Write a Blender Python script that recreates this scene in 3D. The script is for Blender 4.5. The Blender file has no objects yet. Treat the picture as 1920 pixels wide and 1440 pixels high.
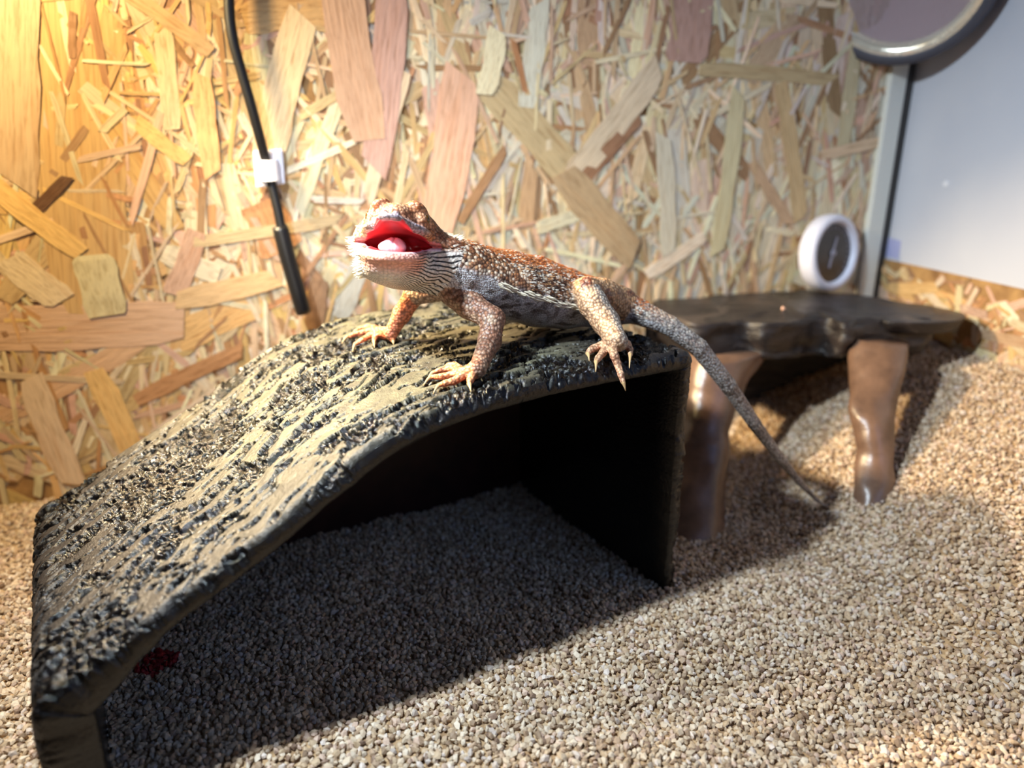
import bpy, math, random
import numpy as np
from mathutils import Vector, Matrix

random.seed(7)
rng = np.random.default_rng(11)
SC = bpy.context.scene
COL = SC.collection
CM = 0.01

# ------------------------------------------------------------------ camera, world, lights, exposure
FPX = 1400.0
CAM = np.array([0.0, 0.0, 15.6])            # centimetres
YAW, PITCH = math.radians(15.1), math.radians(18.7)
FH = np.array([math.sin(YAW), math.cos(YAW), 0.0])
RT = np.array([math.cos(YAW), -math.sin(YAW), 0.0])
ZU = np.array([0.0, 0.0, 1.0])
FW = math.cos(PITCH) * FH - math.sin(PITCH) * ZU
UP = math.sin(PITCH) * FH + math.cos(PITCH) * ZU

cam_data = bpy.data.cameras.new('camera')
cam = bpy.data.objects.new('camera', cam_data)
COL.objects.link(cam)
M3 = Matrix(((RT[0], UP[0], -FW[0]), (RT[1], UP[1], -FW[1]), (RT[2], UP[2], -FW[2])))
cam.matrix_world = Matrix.Translation(Vector(CAM * CM)) @ M3.to_4x4()
cam_data.sensor_width = 36.0
cam_data.lens = 36.0 * FPX / 1920.0
cam_data.clip_start = 0.005
cam_data.dof.use_dof = True
cam_data.dof.focus_distance = 0.222
cam_data.dof.aperture_fstop = 7.5
SC.camera = cam

SC.view_settings.view_transform = 'Standard'
SC.view_settings.look = 'None'
SC.view_settings.gamma = 1.0
SC.view_settings.use_curve_mapping = False
SC.view_settings.exposure = 0.0

world = bpy.data.worlds.new('room_light')
SC.world = world
world.use_nodes = True
world.node_tree.nodes['Background'].inputs[0].default_value = (0.66, 0.60, 0.56, 1)
world.node_tree.nodes['Background'].inputs[1].default_value = 0.028


def aim(o, target):
    d = Vector(np.array(target) * CM) - o.location
    o.rotation_euler = d.to_track_quat('-Z', 'Y').to_euler()


def lamp(name, kind, loc, energy, color, target=(4, 24, 6), radius=0.01, size=0.1, spot=70, blend=0.4):
    d = bpy.data.lights.new(name, kind)
    d.energy = energy
    d.color = color
    if kind == 'AREA':
        d.size = size
    else:
        d.shadow_soft_size = radius
    if kind == 'SPOT':
        d.spot_size = math.radians(spot)
        d.spot_blend = blend
    o = bpy.data.objects.new(name, d)
    o.location = Vector(np.array(loc) * CM)
    COL.objects.link(o)
    aim(o, target)
    return o


lamp('basking_spot', 'SPOT', (-15, 30.6, 26), 10.5, (1.0, 0.76, 0.45), target=(6, 23, 7), radius=0.009, spot=62, blend=0.5)
lamp('amber_bulb', 'SPOT', (-14, 25.5, 28), 3.4, (1.0, 0.72, 0.32), target=(-5, 33, 11), radius=0.015, spot=110, blend=0.9)
lamp('cool_strip_light', 'SPOT', (-9.8, 16.3, 29), 7.0, (0.76, 0.89, 1.0), target=(14, 19, 0), radius=0.009, spot=112, blend=0.9)
lamp('room_window_light', 'AREA', (26, -14, 34), 0.30, (0.30, 0.50, 1.0), target=(8, 24, 6), size=0.2)
lamp('beard_fill', 'SPOT', (-7, -14, 13), 2.6, (1.0, 0.95, 0.90), target=(-1.2, 21, 12.0), radius=0.03, spot=20, blend=1.0)  # added unseen fill spot that brightens the head and beard

# ------------------------------------------------------------------ helpers


def at(px, py, F):
    """point seen at a pixel of the 1920x1440 frame, F centimetres along the lens axis"""
    return CAM + F * FW + (px - 960.0) / FPX * F * RT + (720.0 - py) / FPX * F * UP


def ray(px, py):
    return FW + (px - 960.0) / FPX * RT + (720.0 - py) / FPX * UP


def on_z(px, py, z):
    d = ray(px, py)
    return CAM + d * (z - CAM[2]) / d[2]


def on_y(px, py, y):
    d = ray(px, py)
    return CAM + d * (y - CAM[1]) / d[1]


def project(P):
    d = np.asarray(P) - CAM
    F = d @ FW
    F = np.where(np.abs(F) < 1e-6, 1e-6, F)
    return 960 + FPX * (d @ RT) / F, 720 - FPX * (d @ UP) / F, F


def lin(c):
    c = np.asarray(c, float)
    return np.where(c <= 0.04045, c / 12.92, ((c + 0.055) / 1.055) ** 2.4)


def rgb(r, g, b):
    l = lin([r / 255.0, g / 255.0, b / 255.0])
    return (float(l[0]), float(l[1]), float(l[2]), 1.0)


def empty(name, loc=(0, 0, 0), label=None, cat=None, group=None, rot=(0, 0, 0)):
    o = bpy.data.objects.new(name, None)
    o.empty_display_size = 0.01
    o.location = Vector(np.array(loc, float) * CM)
    o.rotation_euler = rot
    COL.objects.link(o)
    tag(o, label, cat, group)
    return o


def tag(o, label=None, cat=None, group=None, kind=None):
    if label: o['label'] = label
    if cat: o['category'] = cat
    if group: o['group'] = group
    if kind: o['kind'] = kind
    return o


def mesh_obj(name, V, F, mat=None, parent=None, smooth=True, cols=None, attrs=None, world_cm=True):
    """V in centimetres (world); when parented, coordinates are made relative to the parent's location"""
    V = np.asarray(V, float)
    me = bpy.data.meshes.new(name)
    if isinstance(F, np.ndarray):
        n = F.shape[1]
        me.vertices.add(len(V))
        me.loops.add(F.size)
        me.polygons.add(len(F))
        me.loops.foreach_set('vertex_index', F.astype(np.int32).ravel())
        me.polygons.foreach_set('loop_start', np.arange(0, F.size, n, dtype=np.int32))
        off = np.array(parent.matrix_basis.translation) if parent else np.zeros(3)
        p = parent
        while p is not None and p.parent is not None:
            p = p.parent
            off = off + np.array(p.matrix_basis.translation)
        me.vertices.foreach_set('co', (V * CM - off).astype(np.float32).ravel())
        me.update(calc_edges=True)
        me.validate()
    else:
        off = np.zeros(3)
        p = parent
        while p is not None:
            off = off + np.array(p.matrix_basis.translation)
            p = p.parent
        me.from_pydata([tuple(v) for v in (V * CM - off)], [], [tuple(int(i) for i in f) for f in F])
    me.polygons.foreach_set('use_smooth', np.full(len(me.polygons), smooth, dtype=bool))
    if cols is not None:
        a = me.color_attributes.new('base', 'FLOAT_COLOR', 'POINT')
        c = np.ones((len(V), 4), np.float32)
        c[:, :3] = cols
        a.data.foreach_set('color', c.ravel())
    for k, v in (attrs or {}).items():
        a = me.attributes.new(k, 'FLOAT', 'POINT')
        a.data.foreach_set('value', np.asarray(v, np.float32))
    if mat: me.materials.append(mat)
    o = bpy.data.objects.new(name, me)
    COL.objects.link(o)
    if parent: o.parent = parent
    return o


class MB:
    """collects simple solids (centimetres) into one mesh"""
    def __init__(s):
        s.V, s.F = [], []

    def add(s, V, F):
        b = len(s.V)
        s.V += [tuple(v) for v in V]
        s.F += [tuple(i + b for i in f) for f in F]
        return s

    def box(s, lo, hi):
        x0, y0, z0 = lo; x1, y1, z1 = hi
        return s.add([(x0, y0, z0), (x1, y0, z0), (x1, y1, z0), (x0, y1, z0), (x0, y0, z1), (x1, y0, z1), (x1, y1, z1), (x0, y1, z1)],
                     [(0, 3, 2, 1), (4, 5, 6, 7), (0, 1, 5, 4), (1, 2, 6, 5), (2, 3, 7, 6), (3, 0, 4, 7)])

    def tube(s, pts, rad, n=12, caps=True):
        pts = [np.array(p, float) for p in pts]
        rad = [rad] * len(pts) if np.isscalar(rad) else list(rad)
        V, F = [], []
        t0 = pts[1] - pts[0]
        ref = np.array([0, 0, 1.0]) if abs(t0[2]) < 0.9 * np.linalg.norm(t0) else np.array([1.0, 0, 0])
        u = np.cross(t0, ref); u /= np.linalg.norm(u)
        for i, p in enumerate(pts):
            t = pts[min(i + 1, len(pts) - 1)] - pts[max(i - 1, 0)]
            t /= np.linalg.norm(t)
            u = u - t * (u @ t); u /= np.linalg.norm(u)
            w = np.cross(t, u)
            for k in range(n):
                a = 2 * math.pi * k / n
                V.append(p + rad[i] * (math.cos(a) * u + math.sin(a) * w))
        for i in range(len(pts) - 1):
            for k in range(n):
                F.append((i * n + k, i * n + (k + 1) % n, (i + 1) * n + (k + 1) % n, (i + 1) * n + k))
        if caps:
            F.append(tuple(range(n - 1, -1, -1)))
            F.append(tuple((len(pts) - 1) * n + k for k in range(n)))
        return s.add(V, F)

    def lathe(s, prof, origin, axis, n=64, closed=False):
        """prof: list of (radius, height along axis)"""
        ax = np.array(axis, float); ax /= np.linalg.norm(ax)
        ref = np.array([0, 0, 1.0]) if abs(ax[2]) < 0.9 else np.array([1.0, 0, 0])
        u = np.cross(ax, ref); u /= np.linalg.norm(u)
        w = np.cross(ax, u)
        V, F = [], []
        for r, h in prof:
            for k in range(n):
                a = 2 * math.pi * k / n
                V.append(np.array(origin) + ax * h + r * (math.cos(a) * u + math.sin(a) * w))
        m = len(prof)
        for i in range(m if closed else m - 1):
            j = (i + 1) % m
            for k in range(n):
                F.append((i * n + k, i * n + (k + 1) % n, j * n + (k + 1) % n, j * n + k))
        return s.add(V, F)

    def build(s, name, mat, parent=None, smooth=False):
        return mesh_obj(name, s.V, s.F, mat, parent, smooth)


def bevel(o, w=0.0008, seg=2):
    m = o.modifiers.new('soft_edges', 'BEVEL')
    m.width = w; m.segments = seg; m.limit_method = 'ANGLE'
    return o


# numpy value noise -------------------------------------------------
_tab = rng.random(65536).astype(np.float32)


def _h(ix, iy, iz=0):
    return _tab[(ix * 73856093 ^ iy * 19349663 ^ iz * 83492791) & 65535]


def noise2(x, y, seed=0):
    x = np.asarray(x, float); y = np.asarray(y, float)
    ix = np.floor(x).astype(np.int64); iy = np.floor(y).astype(np.int64)
    fx = x - ix; fy = y - iy
    fx = fx * fx * (3 - 2 * fx); fy = fy * fy * (3 - 2 * fy)
    a = _h(ix, iy, seed); b = _h(ix + 1, iy, seed); c = _h(ix, iy + 1, seed); d = _h(ix + 1, iy + 1, seed)
    return (a * (1 - fx) + b * fx) * (1 - fy) + (c * (1 - fx) + d * fx) * fy


def fbm2(x, y, seed=0, oct=4, gain=0.5):
    v, amp, tot = 0, 1.0, 0
    for o in range(oct):
        v = v + amp * noise2(x * 2 ** o + 17.3 * o, y * 2 ** o - 9.1 * o, seed + o * 31)
        tot += amp; amp *= gain
    return v / tot


def noise3(p, seed=0):
    i = np.floor(p).astype(np.int64); f = p - i
    f = f * f * (3 - 2 * f)
    r = 0
    for dx in (0, 1):
        for dy in (0, 1):
            for dz in (0, 1):
                w = (f[:, 0] if dx else 1 - f[:, 0]) * (f[:, 1] if dy else 1 - f[:, 1]) * (f[:, 2] if dz else 1 - f[:, 2])
                r = r + w * _h(i[:, 0] + dx, i[:, 1] + dy, i[:, 2] + dz + seed * 101)
    return r


def fbm3(p, seed=0, oct=3, gain=0.5):
    v, amp, tot = 0, 1.0, 0
    for o in range(oct):
        v = v + amp * noise3(p * 2 ** o + 5.7 * o, seed + o * 7)
        tot += amp; amp *= gain
    return v / tot


def sstep(a, b, x):
    t = np.clip((x - a) / (b - a), 0, 1)
    return t * t * (3 - 2 * t)


# signed distance modelling: smooth blends of cones and ellipsoids, meshed as one skin ----
class SDF:
    def __init__(s, lo, hi, h):
        s.lo = np.array(lo, float); s.h = h
        s.n = np.ceil((np.array(hi, float) - s.lo) / h).astype(int) + 1
        s.A = np.full(s.n, 50.0, np.float32)
        s.prims = []

    def sub(s, lo, hi):
        a = np.clip(np.floor((np.array(lo) - s.lo) / s.h).astype(int), 0, s.n)
        b = np.clip(np.ceil((np.array(hi) - s.lo) / s.h).astype(int) + 1, 0, s.n)
        sl = tuple(slice(i, j) for i, j in zip(a, b))
        g = [(np.arange(a[k], b[k], dtype=np.float32) * s.h + s.lo[k]) for k in range(3)]
        return sl, (g[0][:, None, None], g[1][None, :, None], g[2][None, None, :])

    def apply(s, fn, lo, hi, k, mode='add', label=None):
        k = max(k, 1e-4)
        pad = k + 0.3
        sl, (X, Y, Z) = s.sub(np.array(lo) - pad, np.array(hi) + pad)
        d = fn(X, Y, Z).astype(np.float32)
        a = s.A[sl]
        if mode == 'add':
            hh = np.clip(0.5 + 0.5 * (a - d) / k, 0, 1)
            s.A[sl] = a * (1 - hh) + d * hh - k * hh * (1 - hh)
            s.prims.append((label, fn))
        else:
            d = -d
            hh = np.clip(0.5 - 0.5 * (a - d) / k, 0, 1)
            s.A[sl] = a * (1 - hh) + d * hh + k * hh * (1 - hh)

    def cone(s, a, b, ra, rb, k=0.15, label=None, mode='add'):
        a = np.array(a, float); b = np.array(b, float)
        ab = b - a; L2 = max(ab @ ab, 1e-9)

        def fn(X, Y, Z):
            x, y, z = X - a[0], Y - a[1], Z - a[2]
            t = np.clip((x * ab[0] + y * ab[1] + z * ab[2]) / L2, 0, 1)
            return np.sqrt((x - t * ab[0]) ** 2 + (y - t * ab[1]) ** 2 + (z - t * ab[2]) ** 2) - (ra + (rb - ra) * t)
        R = max(ra, rb)
        s.apply(fn, np.minimum(a, b) - R, np.maximum(a, b) + R, k, mode, label)

    def ell(s, c, r, R=None, k=0.15, label=None, mode='add'):
        c = np.array(c, float); r = np.array(r, float)
        R = np.eye(3) if R is None else R      # columns: local axes

        def fn(X, Y, Z):
            x, y, z = X - c[0], Y - c[1], Z - c[2]
            p = [(x * R[0, i] + y * R[1, i] + z * R[2, i]) for i in range(3)]
            k0 = np.sqrt((p[0] / r[0]) ** 2 + (p[1] / r[1]) ** 2 + (p[2] / r[2]) ** 2)
            k1 = np.sqrt((p[0] / r[0] ** 2) ** 2 + (p[1] / r[1] ** 2) ** 2 + (p[2] / r[2] ** 2) ** 2)
            return k0 * (k0 - 1) / np.maximum(k1, 1e-6)
        m = r.max()
        s.apply(fn, c - m, c + m, k, mode, label)

    def mesh(s):
        A = s.A; I = A < 0
        nx, ny, nz = A.shape
        cnt = np.zeros((nx - 1, ny - 1, nz - 1), np.uint8)
        for dx in (0, 1):
            for dy in (0, 1):
                for dz in (0, 1):
                    cnt += I[dx:nx - 1 + dx, dy:ny - 1 + dy, dz:nz - 1 + dz]
        act = (cnt > 0) & (cnt < 8)
        idx = np.argwhere(act)
        lut = np.full(act.shape, -1, np.int32)
        lut[act] = np.arange(len(idx))
        P = np.zeros((len(idx), 3)); W = np.zeros(len(idx))
        cor = [(dx, dy, dz) for dx in (0, 1) for dy in (0, 1) for dz in (0, 1)]
        val = {c: A[idx[:, 0] + c[0], idx[:, 1] + c[1], idx[:, 2] + c[2]] for c in cor}
        for c in cor:
            for ax in range(3):
                if c[ax] == 0:
                    e = list(c); e[ax] = 1; e = tuple(e)
                    v0, v1 = val[c], val[e]
                    m = (v0 < 0) != (v1 < 0)
                    t = np.where(m, v0 / np.where(m, v0 - v1, 1), 0)
                    q = np.array(c, float)[None, :].repeat(len(idx), 0)
                    q[:, ax] += t
                    P += q * m[:, None]; W += m
        V = s.lo + (idx + P / W[:, None]) * s.h
        F = []
        for ax in range(3):
            o1, o2 = [(1, 2), (2, 0), (0, 1)][ax]
            sl0 = [slice(None)] * 3; sl1 = [slice(None)] * 3
            sl0[ax] = slice(0, -1); sl1[ax] = slice(1, None)
            a = I[tuple(sl0)]; b = I[tuple(sl1)]
            ed = np.argwhere(a != b)
            ok = (ed[:, o1] > 0) & (ed[:, o2] > 0) & (ed[:, o1] < A.shape[o1] - 1) & (ed[:, o2] < A.shape[o2] - 1)
            ed = ed[ok]
            flip = a[tuple(ed.T)]
            q = []
            for d1, d2 in ((1, 1), (0, 1), (0, 0), (1, 0)):
                e = ed.copy(); e[:, o1] -= d1; e[:, o2] -= d2
                q.append(lut[tuple(e.T)])
            q = np.stack(q, 1)
            q[~flip] = q[~flip][:, ::-1]
            F.append(q)
        return V, np.concatenate(F)


# node helpers --------------------------------------------------------
class NT:
    def __init__(s, name):
        s.m = bpy.data.materials.new(name)
        s.m.use_nodes = True
        s.t = s.m.node_tree
        s.b = s.t.nodes['Principled BSDF']

    def n(s, typ, **kw):
        nd = s.t.nodes.new(typ)
        for k, v in kw.items():
            if k == 'inp':
                for a, b in v.items():
                    s.set(nd, a, b)
            else:
                setattr(nd, k, v)
        return nd

    def set(s, nd, key, v):
        if isinstance(v, bpy.types.NodeSocket):
            s.t.links.new(v, nd.inputs[key])
        else:
            nd.inputs[key].default_value = v

    def p(s, **kw):
        for k, v in kw.items():
            s.set(s.b, k.replace('_', ' '), v)
        return s

    def coords(s, which='Object', scale=(1, 1, 1), rot=(0, 0, 0)):
        tc = s.n('ShaderNodeTexCoord')
        mp = s.n('ShaderNodeMapping', inp={'Scale': scale, 'Rotation': rot})
        s.t.links.new(tc.outputs[which], mp.inputs['Vector'])
        return mp.outputs[0]

    def noise(s, vec, scale, detail=4, rough=0.55, dist=0.0):
        nd = s.n('ShaderNodeTexNoise', inp={'Vector': vec, 'Scale': scale, 'Detail': detail, 'Roughness': rough, 'Distortion': dist})
        return nd.outputs['Fac']

    def vor(s, vec, scale, feature='F1', rnd=1.0):
        nd = s.n('ShaderNodeTexVoronoi', feature=feature, inp={'Vector': vec, 'Scale': scale, 'Randomness': rnd})
        return nd

    def ramp(s, fac, stops, interp='LINEAR'):
        nd = s.n('ShaderNodeValToRGB')
        nd.color_ramp.interpolation = interp
        e = nd.color_ramp.elements
        while len(e) < len(stops): e.new(0.5)
        for el, (p, c) in zip(e, stops):
            el.position = p
            el.color = c if len(c) == 4 else (*c, 1)
        s.t.links.new(fac, nd.inputs[0])
        return nd.outputs[0]

    def mix(s, fac, a, b, mode='MIX'):
        nd = s.n('ShaderNodeMix', data_type='RGBA', blend_type=mode)
        s.set(nd, 'Factor', fac)
        s.set(nd, 6, a); s.set(nd, 7, b)
        return nd.outputs[2]

    def math(s, op, a, b=0.0, clamp=False):
        nd = s.n('ShaderNodeMath', operation=op, use_clamp=clamp)
        s.set(nd, 0, a); s.set(nd, 1, b)
        return nd.outputs[0]

    def attr(s, name, out='Color'):
        nd = s.n('ShaderNodeAttribute', attribute_name=name)
        return nd.outputs[out]

    def maprange(s, v, a, b, c=0.0, d=1.0):
        nd = s.n('ShaderNodeMapRange', inp={'Value': v, 'From Min': a, 'From Max': b, 'To Min': c, 'To Max': d})
        return nd.outputs[0]

    def bump(s, h, strength=0.5, dist=0.001, prev=None):
        nd = s.n('ShaderNodeBump', inp={'Strength': strength, 'Distance': dist, 'Height': h})
        if prev is not None: s.set(nd, 'Normal', prev)
        return nd.outputs[0]


def plain(name, col, rough=0.5, metal=0.0, **kw):
    t = NT(name)
    v = t.coords('Object')
    f = t.noise(v, 900, 3)
    c = t.mix(0.12, col, t.mix(1.0, col, t.ramp(f, [(0.3, (0.6, 0.6, 0.6)), (0.7, (1.3, 1.3, 1.3))]), 'MULTIPLY'))
    t.p(Base_Color=c, Roughness=rough, Metallic=metal, **kw)
    return t.m

# ------------------------------------------------------------------ setting
YB, XR = 34.3, 30.3          # back wall plane, right wall plane


def sand_z(x, y):
    x = np.asarray(x, float); y = np.asarray(y, float)
    t = np.clip((x - 17.5) / 12.8, 0, 1)
    z = 5.6 * t ** 1.15
    z = z + 0.55 * (fbm2(x * 0.16, y * 0.16, 3, 2) - 0.5) * sstep(-12, -6, -np.abs(x - 4)) * 1.2
    z = z + 0.30 * (fbm2(x * 0.45, y * 0.45, 5, 2) - 0.5)
    return z


# floor under the grain
gm = NT('packed_grain')
v = gm.coords('Object')
vo = gm.vor(v, 420)
gm.p(Base_Color=gm.ramp(vo.outputs['Color'], [(0.0, rgb(120, 92, 64)), (0.5, rgb(170, 138, 100)), (1.0, rgb(196, 168, 130))]), Roughness=0.9,
     Normal=gm.bump(vo.outputs['Distance'], 0.6, 0.0015))
gx = np.linspace(-30, XR, 122); gy = np.linspace(4, YB, 72)
GX, GY = np.meshgrid(gx, gy, indexing='ij')
V = np.stack([GX, GY, sand_z(GX, GY) - 0.06], -1).reshape(-1, 3)
n1, n2 = GX.shape
ii, jj = np.meshgrid(np.arange(n1 - 1), np.arange(n2 - 1), indexing='ij')
q = (ii * n2 + jj).ravel()
F = np.stack([q, q + n2, q + n2 + 1, q + 1], 1)
tag(mesh_obj('floor', V, F, gm.m), kind='structure')

# OSB strands


def strand_mat(name, per_object):
    t = NT(name)
    if per_object:
        base = t.n('ShaderNodeObjectInfo').outputs['Color']
        v = t.coords('Object', (70, 1100, 1100))
        rnd = t.n('ShaderNodeObjectInfo').outputs['Random']
        add = t.n('ShaderNodeVectorMath', operation='ADD')
        t.t.links.new(v, add.inputs[0])
        cmb = t.n('ShaderNodeCombineXYZ')
        r9 = t.math('MULTIPLY', rnd, 90.0)
        for i in range(3): t.t.links.new(r9, cmb.inputs[i])
        t.t.links.new(cmb.outputs[0], add.inputs[1])
        v = add.outputs[0]
    else:
        base = t.attr('base')
        uv = t.n('ShaderNodeUVMap', uv_map='grain')
        mp = t.n('ShaderNodeMapping', inp={'Scale': (0.7, 11, 1)})
        t.t.links.new(uv.outputs[0], mp.inputs[0])
        v = mp.outputs[0]
    g = t.noise(v, 1.0, 5, 0.62, 0.4)
    g2 = t.noise(v, 0.23, 3, 0.5, 0.8)
    c = t.mix(1.0, base, t.ramp(g, [(0.28, (0.62, 0.54, 0.44)), (0.5, (1, 1, 1)), (0.75, (1.12, 1.1, 1.06))]), 'MULTIPLY')
    c = t.mix(t.math('MULTIPLY', t.ramp(g2, [(0.55, (0, 0, 0)), (0.75, (1, 1, 1))]), 0.45), c, t.mix(1.0, base, (0.80, 0.60, 0.42, 1), 'MULTIPLY'))
    t.p(Base_Color=c, Roughness=0.48, Normal=t.bump(g, 0.55, 0.0006))
    t.b.inputs['Specular IOR Level'].default_value = 0.45
    return t.m


M_ST = strand_mat('wood_strand', True)
M_SS = strand_mat('wood_strand_pressed', False)
TONES = {'cream': (214, 194, 160), 'tan': (198, 170, 130), 'pink': (202, 168, 144), 'pale': (222, 208, 180), 'grey': (204, 197, 180),
         'brown': (158, 122, 90), 'rust': (186, 140, 98), 'gold': (206, 170, 116), 'mauve': (182, 150, 136), 'dark': (98, 70, 50)}


def tone(k, j=0.07):
    c = np.array(TONES[k]) / 255.0
    return lin(np.clip(c * (1 + random.uniform(-j, j)) * (1 + np.array([random.uniform(-.03, .03) for _ in range(3)])), 0, 1))


def strand_shape(seed):
    """template: length 1 along x, width 1 along y (centred), small thickness handled by z"""
    r = random.Random(seed)
    n = 9
    xs = [-0.5 + i / (n - 1) for i in range(n)]
    top, bot = [], []
    bow = r.uniform(-0.12, 0.12)
    for i, x in enumerate(xs):
        w = 0.5 * (1 - 0.22 * (abs(2 * x) ** 8)) * r.uniform(0.88, 1.05)
        o = bow * (1 - 4 * x * x)
        dx0 = r.uniform(-0.10, 0.06) if i in (0, n - 1) else 0
        dx1 = r.uniform(-0.10, 0.06) if i in (0, n - 1) else 0
        top.append((x + dx0, o + w)); bot.append((x + dx1, o - w))
    return top, bot, [r.uniform(-1, 1) * 0.5 for _ in xs]


def strand_geo(shape, L, W, th, curl):
    top, bot, cz = shape
    n = len(top)
    V, F, UV = [], [], []
    for layer in (0, 1):
        for i in range(n):
            z = (th if layer else -th) + curl * cz[i]
            V.append((top[i][0] * L, top[i][1] * W, z)); V.append((bot[i][0] * L, bot[i][1] * W, z))
    for i in range(n - 1):
        a = 2 * i + 2 * n
        F.append((a, a + 1, a + 3, a + 2))
    m = 2 * n
    loop = [2 * i for i in range(n)] + [2 * i + 1 for i in range(n - 1, -1, -1)]
    for k in range(len(loop)):
        i, j = loop[k], loop[(k + 1) % len(loop)]
        F.append((j, i, i + m, j + m))
    return V, F


SHAPES = [strand_shape(100 + i) for i in range(14)]


def osb(parent_name, origin, ex, ez, en, specs, fillers, kind_name='strand'):
    """origin/ex/ez/en: wall frame. specs: (x, z, length, width, angle, tone, depth) as single parts; fillers likewise, pressed into one part"""
    root = bpy.data.objects[parent_name]
    meshes = []
    for i, s in enumerate(SHAPES):
        for ar in (0.5, 1.2, 2.6):                   # template widths, so the grain keeps its width
            Vt, Ft = strand_geo(s, 8.0, ar, 0.012, 0.02)
            me = bpy.data.meshes.new('strand')
            me.from_pydata([tuple(c * CM for c in v) for v in Vt], [], Ft)
            me.materials.append(M_ST)
            meshes.append(me)
    B = np.stack([ex, ez, en], 1)
    for (x, z, L, W, ang, tn, dep) in specs:
        ai = 0 if W < 0.8 else (1 if W < 1.9 else 2)
        me = meshes[random.randrange(len(SHAPES)) * 3 + ai]
        o = bpy.data.objects.new(kind_name, me)
        c, s_ = math.cos(ang), math.sin(ang)
        Rl = np.array([[c, -s_, 0], [s_, c, 0], [0, 0, 1.0]])
        tl = np.array(Matrix.Rotation(random.uniform(-.012, .012), 3, 'X') @ Matrix.Rotation(random.uniform(-.006, .006), 3, 'Y'))
        R = B @ Rl @ tl
        S = np.diag([L / 8.0, W / (0.5, 1.2, 2.6)[ai], 1.0])
        T = np.array(origin) + ex * x + ez * z + en * dep
        Mx = np.eye(4); Mx[:3, :3] = R @ S; Mx[:3, 3] = T * CM
        o.matrix_world = Matrix(Mx.tolist())
        o.color = (*tone(tn), 1)
        COL.objects.link(o)
        o.parent = root
    VV, FF, CC, UVs = [], [], [], []
    for (x, z, L, W, ang, tn, dep) in fillers:
        Vt, Ft = strand_geo(random.choice(SHAPES), L, W, 0.012, 0.02)
        c, s_ = math.cos(ang), math.sin(ang)
        b = len(VV)
        col = tone(tn)
        ru, rv = random.random() * 50, random.random() * 50
        for (a, w, h) in Vt:
            VV.append(np.array(origin) + ex * (x + a * c - w * s_) + ez * (z + a * s_ + w * c) + en * (dep + h))
            CC.append(col); UVs.append((a + ru, w + rv))
        FF += [tuple(k + b for k in f) for f in Ft]
    o = mesh_obj('small_strands', VV, FF, M_SS, root, smooth=False, cols=np.array(CC))
    uvl = o.data.uv_layers.new(name='grain')
    li = np.zeros(len(o.data.loops), np.int32); o.data.loops.foreach_get('vertex_index', li)
    uvl.data.foreach_set('uv', np.array(UVs, np.float32)[li].ravel())
    tag(o, kind='stuff')


M_BOARD = NT('pressed_wood_core')
v = M_BOARD.coords('Object', (1, 1, 1))
M_BOARD.p(Base_Color=M_BOARD.ramp(M_BOARD.noise(v, 90, 5), [(0.3, rgb(120, 84, 50)), (0.7, rgb(186, 146, 92))]), Roughness=0.8)
o = MB().box((-34, YB, -1), (XR + 1.2, YB + 1.2, 34)).build('wall_back', M_BOARD.m)
tag(o, kind='structure')


def px_strand(x0, y0, x1, y1, w, tn, dep):
    a = on_y(x0, y0, YB); b = on_y(x1, y1, YB)
    L = math.hypot(b[0] - a[0], b[2] - a[2])
    F = (((a + b) / 2) - CAM) @ FW
    return ((a[0] + b[0]) / 2, (a[2] + b[2]) / 2, L, w / FPX * F * 1.02, math.atan2(b[2] - a[2], b[0] - a[0]), tn, dep)


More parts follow.
